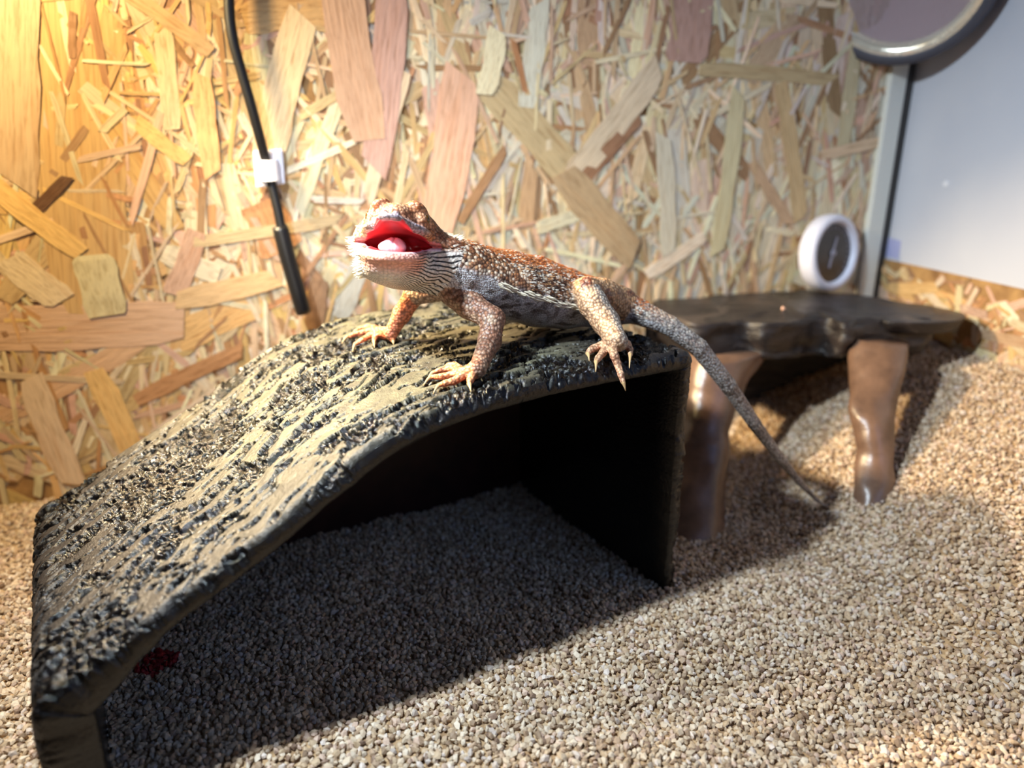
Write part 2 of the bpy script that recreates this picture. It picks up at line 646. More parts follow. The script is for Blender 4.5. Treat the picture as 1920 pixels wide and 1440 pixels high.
hero = [(150, -60, 190, 610, 150, 'gold'), (36, -60, 36, 350, 80, 'pink'), (-60, 612, 335, 600, 88, 'pink'), (172, 470, 205, 600, 74, 'cream'),
        (455, 655, 265, 745, 30, 'rust'), (140, 385, 10, 560, 44, 'tan'), (-30, 330, 150, 470, 40, 'gold'), (215, -30, 405, 105, 30, 'tan'),
        (305, 40, 325, 260, 34, 'cream'), (640, -40, 690, 250, 84, 'pink'), (568, 30, 500, 310, 66, 'cream'), (560, 400, 640, 175, 26, 'pale'),
        (735, -30, 700, 320, 62, 'mauve'), (862, 140, 815, 430, 78, 'pink'), (905, 150, 1085, 350, 68, 'tan'), (1060, 330, 1190, 480, 62, 'tan'),
        (1235, 120, 1060, 345, 52, 'cream'), (1295, -60, 1280, 125, 90, 'mauve'), (945, 280, 865, 410, 18, 'brown'), (1200, 215, 1085, 345, 26, 'brown'),
        (1010, 10, 985, 200, 40, 'grey'), (930, 60, 905, 180, 40, 'pale'), (640, 410, 350, 455, 22, 'tan'), (425, 300, 500, 620, 30, 'cream'),
        (380, 150, 400, 330, 36, 'gold'), (260, 230, 350, 300, 30, 'gold'), (450, 40, 620, 20, 60, 'gold'), (60, 400, 130, 330, 20, 'dark'),
        (-20, 700, 240, 715, 12, 'cream'), (0, 780, 260, 640, 40, 'tan'), (140, 900, 60, 700, 50, 'cream'), (250, 850, 180, 700, 46, 'gold'),
        (330, 640, 500, 560, 60, 'gold'), (340, 560, 520, 520, 40, 'tan'), (600, 520, 590, 620, 36, 'brown'), (690, 470, 640, 590, 40, 'grey'),
        (1380, 180, 1340, 480, 34, 'cream'), (1460, 150, 1500, 430, 32, 'tan'), (1600, 100, 1560, 380, 30, 'cream'), (1240, 260, 1250, 480, 34, 'grey'),
        (1550, 150, 1300, 130, 26, 'tan'), (1480, 30, 1400, 150, 40, 'pink'), (760, 130, 690, 370, 30, 'cream'), (1000, 430, 1090, 400, 26, 'pale'),
        (1075, 400, 1090, 470, 30, 'grey'), (1320, 440, 1200, 520, 24, 'pale'), (1405, 300, 1480, 420, 22, 'tan'), (1690, 380, 1610, 560, 30, 'pale'),
        (1540, 290, 1700, 250, 20, 'cream'), (480, 380, 530, 480, 80, 'rust'), (460, 440, 560, 405, 22, 'pale'), (120, 560, 20, 480, 60, 'cream'),
        (300, 470, 420, 520, 40, 'pale'), (230, 400, 260, 560, 36, 'pale'), (370, 430, 320, 560, 40, 'pink'), (560, 220, 690, 150, 18, 'tan')]
specs = []
nh = len(hero)
for i, h in enumerate(hero):
    specs.append(px_strand(*h, 0.10 + 0.0016 * ((i * 37) % nh)))
left_t = ['gold', 'tan', 'cream', 'gold', 'rust', 'pink', 'cream', 'brown', 'pale']
mid_t = ['pale', 'cream', 'grey', 'tan', 'pale', 'grey', 'pink', 'tan', 'cream', 'brown']


def rand_strand(Lr, Wr, d0, d1, xr=(-17, 30), zr=(3, 24)):
    x = random.uniform(*xr); z = random.uniform(*zr)
    lean = sstep(0, 22, x)
    ang = random.gauss(math.pi / 2, 0.33) if random.random() < 0.45 + 0.3 * lean else random.uniform(0, math.pi)
    tn = random.choice(left_t if x < random.uniform(-4, 10) else mid_t)  # golder left, paler middle: the lamps' colour put into the wood tones
    return (x, z, random.uniform(*Lr), random.uniform(*Wr), ang, tn, random.uniform(d0, d1))


for i in range(242):
    specs.append(rand_strand((2.8, 7.5), (0.35, 1.05), 0.05, 0.11))
fill = [rand_strand((1.5, 6.0), (0.2, 0.8), 0.01, 0.08, (-24, 30), (1, 27)) for _ in range(2600)] + [rand_strand((1.0, 4.5), (0.10, 0.32), 0.07, 0.13, (-22, 30), (1, 26)) for _ in range(2200)]
EX, EZ = np.array([1.0, 0, 0]), np.array([0, 0, 1.0])
osb('wall_back', (0, YB, 0), EX, EZ, np.array([0, -1.0, 0]), [(s[0], s[1], s[2], s[3], s[4], s[5], s[6]) for s in specs], fill)

# right wall: pale smooth panel above an OSB strip, with corner trims
pm = NT('pale_panel')
v = pm.coords('Object')
pm.p(Base_Color=pm.mix(0.25, rgb(196, 200, 212), pm.ramp(pm.noise(v, 18, 3), [(0.35, rgb(176, 182, 198)), (0.65, rgb(206, 208, 214))])), Roughness=0.6)
o = MB().box((XR, -2, 9.0), (XR + 0.5, YB, 34)).build('wall_right', pm.m)
tag(o, kind='structure')
o = MB().box((XR - 0.05, -2, -1), (XR + 0.6, YB, 9.0)).build('trim_1', M_BOARD.m)
tag(o, kind='structure')
sp, fl = [], []


def under(a):
    return a[1] + a[2] * .5 * abs(math.sin(a[4])) + a[3] * .5 * abs(math.cos(a[4])) < 8.95


for i in range(110):
    sp.append((random.uniform(8, 33.5), random.uniform(4.5, 8.6), random.uniform(1.4, 3.2), random.uniform(0.35, 0.7), random.choice([random.gauss(0, .25), random.uniform(0, 3.14)]),
               random.choice(left_t), random.uniform(0.03, 0.07)))
for i in range(700):
    fl.append((random.uniform(5, 34), random.uniform(3, 8.75), random.uniform(0.5, 2.0), random.uniform(0.12, 0.45), random.uniform(0, 3.14),
               random.choice(left_t), random.uniform(0.01, 0.06)))
sp = [a for a in sp if under(a)]; fl = [a for a in fl if under(a)]
osb('trim_1', (XR - 0.05, 0, 0), np.array([0, 1.0, 0]), EZ, np.array([-1.0, 0, 0]), sp, fl)
M_TRIM = plain('corner_sealant', rgb(214, 216, 210), 0.4)
tag(bevel(MB().box((28.75, YB - 0.42, 0), (29.75, YB + 0.1, 34)).build('trim_2', M_TRIM)), kind='structure')
tag(MB().box((29.75, YB - 0.25, 0), (XR, YB + 0.1, 34)).build('trim_3', plain('dark_joint', rgb(60, 58, 56), 0.6)), kind='structure')
# little marks: pale dab on the panel and a lilac sticker in its lower corner
def on_x(px, py, x):
    d = ray(px, py)
    return CAM + d * (x - CAM[0]) / d[0]


def patch(name, px, mat, th, label, cat):
    A = [on_x(x, y, XR - 0.003) for x, y in px]
    B = [a - np.array([th, 0, 0]) for a in A]
    n = len(A)
    o = MB().add(A + B, [tuple(range(n)), tuple(range(2 * n - 1, n - 1, -1))] + [((k + 1) % n, k, k + n, (k + 1) % n + n) for k in range(n)]).build(name, mat)
    return tag(o, label, cat)


patch('sticker', [(1667, 446), (1690, 452), (1684, 486), (1662, 480)], plain('lilac_paper', rgb(168, 172, 214), 0.6), 0.03,
      'small lilac square sticker in the lower corner of the pale side panel', 'sticker')
patch('paint_dab', [(1768, 344), (1774, 338), (1781, 342), (1778, 350), (1770, 350)], plain('white_dab', rgb(226, 228, 236), 0.5), 0.04,
      'tiny white dab on the pale side panel', 'dab')

# ------------------------------------------------------------------ rock-look resin hide
HC = np.array([5.94 * RT[i] + 23.2 * FH[i] for i in range(3)])      # front right foot of the hide, on the ground
EL = -0.859 * RT - 0.512 * FH; EL = EL / np.linalg.norm(EL)          # along its length, towards its low end
ED = np.array([EL[1], -EL[0], 0.0])
if ED @ FH < 0: ED = -ED                                             # towards its back
HL, HD = 19.4, 10.6
_pt = np.array([0, 3, 6, 8, 10.5, 12.2, 14, 16.5, 19.4])
_pz = np.array([8.95, 9.0, 8.98, 8.85, 8.3, 7.45, 6.35, 5.05, 3.5])


def hide_z(t):
    t = np.clip(t, 0, HL)
    d = np.gradient(_pz, _pt)
    i = np.clip(np.searchsorted(_pt, t) - 1, 0, len(_pt) - 2)
    h = _pt[i + 1] - _pt[i]; s = (t - _pt[i]) / h
    return ((1 + 2 * s) * (1 - s) ** 2 * _pz[i] + s * (1 - s) ** 2 * h * d[i] + s * s * (3 - 2 * s) * _pz[i + 1] + s * s * (s - 1) * h * d[i + 1])


def on_hide(px, py, dz=0.0):
    z = 9.0
    for _ in range(25):
        P = on_z(px, py, z + dz)
        z = float(hide_z((P - HC) @ EL))
    return on_z(px, py, z + dz)


def hide_profile():
    """outer outline in (t, z): right foot, up, rounded corner, along the top, rounded corner, left foot"""
    pts = []
    for z in np.arange(-0.5, 8.45, 0.04): pts.append((0.0, z))
    r = 0.55; zc = float(hide_z(r)) - r
    for a in np.arange(0.03, 1.0, 0.07):
        pts.append((r - r * math.cos(a * math.pi / 2), zc + r * math.sin(a * math.pi / 2)))
    for t in np.arange(r, HL - 0.75, 0.032): pts.append((t, float(hide_z(t))))
    t0 = HL - 0.75; z0 = float(hide_z(t0))
    for a in np.arange(0.05, 1.01, 0.06):
        b = a
        x = (1 - b) ** 2 * t0 + 2 * b * (1 - b) * HL + b * b * HL
        z = (1 - b) ** 2 * z0 + 2 * b * (1 - b) * (float(hide_z(HL)) + 0.12) + b * b * 2.9
        pts.append((x, z))
    for z in np.arange(2.85, -0.55, -0.05): pts.append((HL, z))
    return np.array(pts)


PR = hide_profile()
seg = np.linalg.norm(np.diff(PR, axis=0), axis=1)
ARC = np.concatenate([[0], np.cumsum(seg)])
TG = np.gradient(PR, axis=0); TG /= np.linalg.norm(TG, axis=1)[:, None]
NR = np.stack([-TG[:, 1], TG[:, 0]], 1)                       # outward normals in (t, z)
# inner outline: offset inwards
THK = 0.62 + 0.55 * sstep(HL - 3.0, HL - 0.3, PR[:, 0])
IN = PR - NR * THK[:, None]
IN[:, 0] = np.clip(IN[:, 0], 0.6, HL - 1.25)
IN[:, 1] = np.minimum(IN[:, 1], hide_z(IN[:, 0]) - 0.62)
ds = 0.034
SG = np.arange(0, HD + 1e-6, ds)
AA, SS = np.meshgrid(ARC, SG, indexing='ij')
# relief: smooth plates broken by elongated, crumbly hollows
wu = AA + 0.9 * (fbm2(AA * 0.5, SS * 0.5, 21, 3) - 0.5) * 2
wv = SS + 0.5 * (fbm2(AA * 0.6, SS * 0.6, 22, 3) - 0.5) * 2 + 0.16 * AA
big = fbm2(wu * 0.42, wv * 0.95, 23, 4, 0.55)
strk = fbm2(wu * 0.9, wv * 3.1, 24, 4, 0.6)
jit = 0.05 * (fbm2(AA * 4.5, SS * 7, 25, 3, .6) - 0.5) * 2
f1 = 0.5 * big + 0.5 * strk + jit
mask = sstep(0.488, 0.508, f1)
f2 = fbm2(wu * 2.4, wv * 6.5, 36, 3, .55) + 0.5 * jit
nick = sstep(0.60, 0.63, f2) * 0.8
pit_shade = np.maximum(sstep(0.470, 0.487, f1), sstep(0.575, 0.60, f2))  # dark hollows widened over their walls, shade put into the colour
mask = np.maximum(mask, nick)
crumb = fbm2(AA * 7.5, SS * 9.5, 26, 3, 0.6)
ridge = 1 - np.abs(2 * fbm2(wu * 1.2, wv * 4.0, 27, 3) - 1)
H = 0.05 * (big - 0.5) * 2 + 0.010 * (fbm2(AA * 3, SS * 4.5, 28, 3) - 0.5) * 2 + 0.025 * (ridge - 0.7)
H = H - mask * (0.15 - 0.30 * (crumb - 0.45)).clip(0.01, 0.26)
H = H + 0.02 * np.exp(-((f1 - 0.484) / 0.008) ** 2)
er = np.minimum(SS, HD - SS)
H = H - 0.16 * np.clip(1 - er / 0.22, 0, 1) ** 2
H = H + 0.05 * (fbm2(AA * 1.3, SS * 2, 29, 3) - 0.5) * sstep(1.0, 0.2, er)
jag = 0.16 * (fbm2(ARC * 1.4, ARC * 0 + 3.3, 30, 4, 0.6) - 0.5) * 2
tt = PR[:, 0][:, None] + NR[:, 0][:, None] * H
zz = PR[:, 1][:, None] + NR[:, 1][:, None] * H
ss = SS + jag[:, None] * np.clip(1 - SS / 1.2, 0, 1) ** 2
zz = np.where(PR[:, 1][:, None] < -0.3, np.minimum(zz, -0.3), zz)


def hide_pt(t, s, z):
    return HC + np.multiply.outer(t, EL) + np.multiply.outer(s, ED) + np.multiply.outer(z, ZU)


OUT = hide_pt(tt, ss, zz)
lit_brush = sstep(1.5, 5.5, PR[:, 0])[:, None] * (0.05 + 0.95 * sstep(18.0, 8.5, PR[:, 0]))[:, None] * (0.45 + 0.55 * sstep(0.3, 2.2, SS)) * (0.55 + 0.9 * fbm2(AA * .35, SS * .6, 35, 3))  # dry-brush tone, strongest where lamplight falls; shaded ends and rim painted darker
plate = np.clip(1 - pit_shade * (1 - 0.3 * sstep(0.56, 0.68, crumb)) - 0.5 * np.clip(1 - er / 0.25, 0, 1), 0, 1)  # pale crumb tips painted as sparkle in the hollows


def hide_piece(name, i0, i1, parent, mat):
    """a run of stations of the shell, closed by rims front and back and an inner skin"""
    ns = len(SG)
    rim_f, rim_b, cf, cb = [], [], [], []
    steps = [0.06, 0.2, 0.4, 0.6, 0.8, 0.93, 1.0]
    inn = IN[i0:i1]
    rows = [OUT[i0:i1, s] for s in range(ns)]
    cols = [plate[i0:i1, s] for s in range(ns)]
    f_o, b_o = OUT[i0:i1, 0], OUT[i0:i1, -1]
    a = ARC[i0:i1]
    for side, o_, sv in (('b', b_o, HD), ('f', f_o, 0.0)):
        i_ = hide_pt(inn[:, 0], np.full(len(inn), sv) + (jag[i0:i1] * 0.4 if side == 'f' else 0), inn[:, 1])
        for k, w in enumerate(steps):
            p = o_ * (1 - w) + i_ * w
            sg = -1 if side == 'f' else 1
            bulge = 0.07 * math.sin(w * math.pi) + 0.05 * (fbm2(a * 2.2, a * 0 + w * 2.0, 33, 3) - 0.5)
            (rim_b if side == 'b' else rim_f).append(p + np.multiply.outer(bulge * sg, ED))
    allrows = rows + rim_b
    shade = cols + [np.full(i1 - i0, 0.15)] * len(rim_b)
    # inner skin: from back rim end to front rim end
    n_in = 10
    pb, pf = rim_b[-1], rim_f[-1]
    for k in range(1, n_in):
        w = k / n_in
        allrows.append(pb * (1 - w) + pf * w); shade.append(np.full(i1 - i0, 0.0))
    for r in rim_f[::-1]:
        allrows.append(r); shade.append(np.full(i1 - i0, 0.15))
    G = np.stack(allrows, 1)
    S = np.stack(shade, 1)
    n, m = G.shape[:2]
    ii, jj = np.meshgrid(np.arange(n - 1), np.arange(m), indexing='ij')
    a_ = (ii * m + jj).ravel(); b_ = (ii * m + (jj + 1) % m).ravel()
    F = np.stack([a_, b_, b_ + m, a_ + m], 1)
    B_ = np.concatenate([np.stack([lit_brush[i0:i1, q] for q in range(ns)], 1), np.full((n, m - ns), .1)], 1)
    return mesh_obj(name, G.reshape(-1, 3), F, mat, parent, True, attrs={'plate': S.ravel(), 'lit_brush': B_.ravel()})


hm = NT('varnished_resin_rock')
v = hm.coords('Object')
pl = hm.attr('plate', 'Fac')
n1_ = hm.noise(v, 160, 5, 0.6)
n2_ = hm.noise(v, 900, 4, 0.6)
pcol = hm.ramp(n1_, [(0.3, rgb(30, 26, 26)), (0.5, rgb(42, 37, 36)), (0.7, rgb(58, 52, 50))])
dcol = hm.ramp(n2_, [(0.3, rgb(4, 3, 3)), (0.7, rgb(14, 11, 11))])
lit_col = hm.ramp(n1_, [(0.3, rgb(84, 80, 68)), (0.5, rgb(108, 104, 84)), (0.7, rgb(130, 125, 98))])
pcol = hm.mix(hm.attr('lit_brush', 'Fac'), pcol, lit_col)
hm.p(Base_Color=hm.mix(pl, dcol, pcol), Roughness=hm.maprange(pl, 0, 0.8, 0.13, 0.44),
     Normal=hm.bump(hm.noise(v, 2600, 3, 0.7), 0.5, 0.00025, hm.bump(n2_, 0.5, 0.0008)))
hm.set(hm.b, 'Specular IOR Level', hm.maprange(pl, 0, 1, 0.40, 0.55))
hm.b.inputs['Coat Weight'].default_value = 0.0
hm.b.inputs['Coat Roughness'].default_value = 0.22
im = NT('dark_moulded_resin')
v = im.coords('Object')
im.p(Base_Color=im.ramp(im.noise(v, 120, 4), [(0.3, rgb(40, 22, 22)), (0.7, rgb(58, 32, 30))]), Roughness=0.42,
     Normal=im.bump(im.noise(v, 300, 4), 0.2, 0.001))
HBASE = hide_pt(HL / 2, HD / 2, 0.0)
hide = empty('reptile_hide', HBASE, 'dark rock-textured ramp hide under the bearded dragon, open at the front', 'hide')
ia = int(np.argmax(PR[:, 0] > 0.25)); ib = len(PR) - int(np.argmax(PR[::-1, 0] < HL - 0.1))
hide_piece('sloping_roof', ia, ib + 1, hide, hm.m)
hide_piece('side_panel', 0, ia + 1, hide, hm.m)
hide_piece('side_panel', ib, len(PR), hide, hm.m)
# back panel inside
tb = np.linspace(0.3, HL - 0.6, 60)
zb = np.minimum(np.interp(tb, IN[:, 0], IN[:, 1]), hide_z(tb) - 0.5)
Vb, Fb = [], []
for (s_) in (HD - 0.75, HD - 0.2):
    for t_, z_ in zip(tb, zb):
        top = max(0.4, float(hide_z(t_)) - 0.35)
        for k in range(5): Vb.append(hide_pt(t_, s_, -0.4 + (top + 0.4) * k / 4))
nb = len(tb)
for L_ in (0, 1):
    for i in range(nb - 1):
        for k in range(4):
            a = L_ * nb * 5 + i * 5 + k
            f = (a, a + 5, a + 6, a + 1)
            Fb.append(f if L_ else f[::-1])
mesh_obj('back_panel', Vb, Fb, im.m, hide, True)

# ------------------------------------------------------------------ second rock hide at the back right
lm = NT('dark_slate_resin')
v = lm.coords('Object', (1, 1, 3.2))
a1 = lm.noise(v, 45, 6, 0.6, 0.8)
a2 = lm.noise(v, 420, 4)
lm.p(Base_Color=lm.ramp(a1, [(0.3, rgb(24, 21, 22)), (0.52, rgb(44, 38, 37)), (0.72, rgb(72, 62, 57))]), Roughness=0.38,
     Normal=lm.bump(a1, 0.6, 0.003, lm.bump(a2, 0.4, 0.0008)))
lg = NT('brown_resin_leg')
v = lg.coords('Object')
a1 = lg.noise(v, 60, 5, 0.6)
lg.p(Base_Color=lg.ramp(a1, [(0.3, rgb(80, 60, 48)), (0.7, rgb(128, 98, 78))]), Roughness=0.33, Normal=lg.bump(a1, 0.3, 0.002))


def prism(poly_top, poly_bot, nlayer, rough, seed, mat, name, parent, crown=0.12, step=0.16):
    """slab from a smooth closed outline: layered, worn sides and a gently uneven top"""
    def resample(P):
        P = np.array(P, float); n = len(P); Q = []
        for i in range(n):
            p0, p1, p2, p3 = P[i - 1], P[i], P[(i + 1) % n], P[(i + 2) % n]
            m = max(2, int(np.linalg.norm(p2 - p1) / step))
            for k in range(m):
                t = k / m
                Q.append(0.5 * ((2 * p1) + (p2 - p0) * t + (2 * p0 - 5 * p1 + 4 * p2 - p3) * t * t + (3 * p1 - p0 - 3 * p2 + p3) * t ** 3))
        return np.array(Q)
    T = resample(poly_top); n = len(T)
    Bt = resample(poly_bot)
    # match the two outlines by arc fraction
    def byfrac(Q, m):
        d = np.linalg.norm(np.roll(Q, -1, 0) - Q, axis=1); c = np.concatenate([[0], np.cumsum(d)]) / d.sum()
        f = np.arange(m) / m
        QQ = np.vstack([Q, Q[:1]])
        return np.stack([np.interp(f, c, QQ[:, k]) for k in range(3)], 1)
    Bt = byfrac(Bt, n); T = byfrac(T, n)
    cen = T.mean(0); cenb = Bt.mean(0)
    rows = []
    for f in (0.03, 0.2, 0.38, 0.55, 0.7, 0.82, 0.91, 0.97): rows.append(cen + (T - cen) * f + np.array([0, 0, crown]) * (1 - f * f))
    for k in range(nlayer + 1):
        w = k / nlayer
        out = 1.0 + 0.025 * math.sin(w * math.pi)
        p = T * (1 - w) + Bt * w
        c = cen * (1 - w) + cenb * w
        q = p - c
        q[:, :2] *= out
        rows.append(c + q)
    for f in (0.8, 0.5, 0.1): rows.append(cenb + (Bt - cenb) * f)
    G = np.stack(rows, 0); shp = G.shape
    Pf = G.reshape(-1, 3)
    dn = np.stack([fbm3(Pf * np.array([.55, .55, 1.6]), seed + i, 4, .55) - 0.5 for i in range(3)], 1)
    Pf = Pf + dn * rough * np.array([1.5, 1.5, 1.1])
    m = shp[0]
    F = []
    ii, jj = np.meshgrid(np.arange(m - 1), np.arange(n), indexing='ij')
    a = (ii * n + jj).ravel(); b = (ii * n + (jj + 1) % n).ravel()
    F = np.stack([a, a + n, b + n, b], 1)
    Vv = np.vstack([Pf, Pf[:n].mean(0)[None], Pf[-n:].mean(0)[None]])
    Fl = [tuple(f) for f in F]
    t0, b0 = len(Vv) - 2, len(Vv) - 1
    for k in range(n):
        Fl.append((t0, k, (k + 1) % n)); Fl.append((b0, (m - 1) * n + (k + 1) % n, (m - 1) * n + k))
    o = mesh_obj(name, Vv, Fl, mat, parent, True)
    bmf = o.data
    return o


ledge = empty('rock_ledge_hide', (21.5, 29.5, 1.0), 'dark slate-like ledge hide on glossy brown legs behind the ramp hide', 'hide')
ZT = 7.55
tp = [on_z(x, y, ZT) for x, y in [(1205, 553), (1290, 538), (1400, 533), (1500, 541), (1600, 551), (1690, 566), (1752, 583), (1758, 597), (1700, 598), (1620, 601),
                                   (1590, 606), (1540, 596), (1450, 607), (1390, 600), (1310, 607), (1240, 585)]]
tp = [np.array([p[0], min(p[1], YB - 0.5), p[2]]) for p in tp]
cb_ = np.mean(tp, 0)
bt = [np.array([cb_[0] + (p[0] - cb_[0]) * 0.93, cb_[1] + (p[1] - cb_[1]) * 0.93 + (0.1 if p[1] < cb_[1] else 0), ZT - 1.75]) for p in tp]
slab = prism(tp, bt, 9, 0.42, 40, lm.m, 'slab', ledge)
# two knobbly lobes on the slab's front edge and the tongue at its far end
tg = [on_z(x, y, 7.5) for x, y in [(1650, 575), (1720, 569), (1780, 572), (1812, 586), (1808, 598), (1770, 604), (1700, 606), (1650, 600)]]
tg = [np.array([min(p[0], XR - 1.0), p[1], p[2]]) for p in tg]
cc = np.mean(tg, 0)
prism(tg, [np.array([cc[0] + (p[0] - cc[0]) * .85, cc[1] + (p[1] - cc[1]) * .85, 6.95]) for p in tg], 5, 0.15, 50, lm.m, 'ledge_tongue', ledge, crown=0.06)
lo_ = [on_z(x, y, 7.3) for x, y in [(1600, 592), (1680, 583), (1745, 590), (1752, 600), (1690, 608), (1606, 610)]]
cc = np.mean(lo_, 0)
prism(lo_, [np.array([cc[0] + (p[0] - cc[0]) * .74 - 0.5, cc[1] + (p[1] - cc[1]) * .8, 5.35]) for p in lo_], 7, 0.22, 60, lm.m, 'front_lobe', ledge, crown=0.05)


def column(stations, name, mat, parent, seed, rough=0.25):
    """stations: (centre, rx, ry, rotation)"""
    n = 40
    cs = np.array([s[0] for s in stations], float)
    m = 34
    f = np.linspace(0, len(stations) - 1, m)
    rows = []
    for t in f:
        c = np.array([np.interp(t, range(len(stations)), cs[:, k]) for k in range(3)])
        rx = np.interp(t, range(len(stations)), [s[1] for s in stations]); ry = np.interp(t, range(len(stations)), [s[2] for s in stations])
        ro = np.interp(t, range(len(stations)), [s[3] for s in stations])
        a = np.arange(n) / n * 2 * np.pi
        x, y = rx * np.cos(a), ry * np.sin(a)
        rows.append(c + np.stack([x * math.cos(ro) - y * math.sin(ro), x * math.sin(ro) + y * math.cos(ro), 0 * x], 1))
    G = np.array(rows)
    P = G.reshape(-1, 3)
    P = P + np.stack([fbm3(P * np.array([.7, .7, .45]), seed + i, 3) - 0.5 for i in range(3)], 1) * rough * 2
    ii, jj = np.meshgrid(np.arange(m - 1), np.arange(n), indexing='ij')
    a = (ii * n + jj).ravel(); b = (ii * n + (jj + 1) % n).ravel()
    F = [tuple(q) for q in np.stack([a, b, b + n, a + n], 1)] + [tuple(range(n - 1, -1, -1)), tuple((m - 1) * n + k for k in range(n))]
    return mesh_obj(name, P, F, mat, parent, True)


def col_at(px, py, F):
    return at(px, py, F)


column([(at(1642, 938, 30.9), 1.0, 0.8, 0.3), (at(1642, 895, 31.0), 0.95, 0.75, 0.3), (at(1645, 845, 31.4), 0.78, 0.7, 0.3), (at(1635, 770, 32), 1.05, 0.9, 0.3), (at(1640, 700, 33), 1.0, 1.1, 0.3), (at(1648, 635, 34), 1.15, 1.3, 0.3)],
       'leg', lg.m, ledge, 70, 0.2)
column([(at(1305, 1010, 31.0), 1.5, 1.2, 0.5), (at(1310, 900, 32.0), 1.2, 1.1, 0.5), (at(1320, 800, 33), 1.1, 1.1, 0.5), (at(1345, 720, 34), 1.8, 1.3, 0.5), (at(1370, 650, 35), 2.9, 1.6, 0.5)],
       'leg', lg.m, ledge, 80, 0.2)
# dark curved back of the hollow
rows = []
for k in range(13):
    w = k / 12
    xx = 15.5 + 11.5 * w
    yy = 33.2 - 1.2 * (2 * w - 1) ** 2
    rows.append([(xx, yy, -0.5 + 7.6 * j / 8) for j in range(9)])
G = np.array(rows)
P0 = G.reshape(-1, 3); P1 = P0 + np.array([0, 0.5, 0])
Fk = []
for L_ in (0, 1):
    for i in range(12):
        for j in range(8):
            a = L_ * 117 + i * 9 + j
            f = (a, a + 9, a + 10, a + 1)
            Fk.append(f if L_ == 0 else f[::-1])
P0 = P0 + np.stack([fbm3(P0 * .6, 90 + i, 3) - .5 for i in range(3)], 1) * 0.4
mesh_obj('back_panel', np.vstack([P0, P1]), Fk, lm.m, ledge, True)

# ------------------------------------------------------------------ bearded dragon
OB = hide_pt(6.0, 5.0, 9.0)                       # frame origin on the hide
E1 = -EL; E2 = np.cross(ZU, E1); RL = np.stack([E1, E2, ZU], 1)   # columns: along the body, across, up


def L(P):
    return (np.asarray(P) - OB) @ RL


S = SDF((-7.0, -6.2, -9.2), (17.0, 4.2, 5.4), 0.042)
# torso and tail
spine = [(835, 490, 22.9, .70), (868, 505, 23.3, .86), (905, 523, 23.9, .98), (950, 534, 24.5, 1.07), (1000, 545, 25.1, 1.10), (1050, 556, 25.5, .98),
         (1100, 563, 25.8, .78), (1150, 570, 26.0, .60), (1200, 586, 25.9, .44), (1255, 611, 25.7, .35), (1310, 652, 25.8, .315), (1365, 722, 26.5, .285),
         (1415, 795, 27.6, .24), (1460, 856, 28.7, .19), (1500, 905, 29.8, .13), (1530, 936, 30.5, .085), (1552, 953, 30.9, .05)]
SP = np.array([L(at(x, y, F)) for x, y, F, r in spine]); SR = np.array([r for *_, r in spine])
for i in range(len(SP) - 1):
    S.cone(SP[i], SP[i + 1], SR[i], SR[i + 1], 0.25 if i < 8 else 0.05, 'torso' if i < 8 else 'tail')
lat = np.array([0, 1.0, 0])
for i in range(1, 7):
    for sg in (-1, 1):
        wd = [0, .30, .40, .45, .45, .40, .28][i]; wd2 = [0, .40, .45, .45, .40, .28, .15][i]
        S.cone(SP[i] + lat * sg * wd - np.array([0, 0, .10]), SP[i + 1] + lat * sg * wd2 - np.array([0, 0, .08]), SR[i] * .88, SR[i + 1] * .88, 0.25, 'torso')
# head frame
H0 = L(at(748, 460, 22.4))
fw = -FW - RT * 0.0 - UP * 0.17
fw = fw / np.linalg.norm(fw)
up = UP + 0.07 * RT; up = up - fw * (up @ fw); up /= np.linalg.norm(up)
lf = np.cross(up, fw)
HR = RL.T @ np.stack([fw, lf, up], 1)            # head local -> dragon frame


def tilt(a):
    c, s_ = math.cos(a), math.sin(a)
    return HR @ np.array([[c, 0, -s_], [0, 1, 0], [s_, 0, c]])


AU, AL = math.radians(15), math.radians(5)
UR, LR = tilt(AU), tilt(-AL)


def hell(fr, c, r, k=0.15, label='head', mode='add', rot=None):
    R = fr if rot is None else fr @ np.array(rot)
    S.ell(H0 + fr @ np.array(c, float), r, R, k, label, mode)


# neck
S.cone(H0 + HR @ np.array([-.55, 0, -.1]), SP[0], .82, .72, .3, 'neck')
S.cone(H0 + HR @ np.array([-.3, 0, -.55]), SP[1] + np.array([0, 0, -.25]), .75, .7, .3, 'neck')
# skull
hell(UR, (.05, 0, .58), (1.05, .98, .52))
hell(UR, (.42, 0, .22), (1.15, 1.05, .26))
hell(UR, (1.20, 0, .20), (1.05, .52, .21), .2)
hell(UR, (.58, 0, .62), (.92, .55, .38), .2)
for sg in (-1, 1):
    hell(UR, (.48, .54 * sg, .95), (.58, .34, .21), .14, 'brow', rot=np.array([[1, 0, 0], [0, math.cos(.45), -sg * math.sin(.45)], [0, sg * math.sin(.45), math.cos(.45)]]).T)
    hell(UR, (.60, .68 * sg, .58), (.36, .24, .26), .1, 'head')
    hell(UR, (-.05, .86 * sg, .50), (.55, .28, .36), .2)
    hell(HR, (-.18, 1.08 * sg, .08), (.55, .34, .50), .2, 'cheek')
    hell(UR, (1.95, .17 * sg, .36), (.12, .10, .08), .08, 'head')
# lower jaw and beard
hell(LR, (.72, 0, -.22), (1.30, 1.02, .26), .12, 'jaw')
hell(LR, (1.15, 0, -.20), (.95, .72, .22), .15, 'jaw')
hell(HR, (.15, .08, -.68), (1.05, 1.24, .58), .25, 'beard')
hell(HR, (.75, 0, -.58), (.95, .88, .50), .25, 'beard')
# open mouth
cu, su = math.cos((AU + AL) / 2), math.sin((AU + AL) / 2)
MID = tilt((AU - AL) / 2)


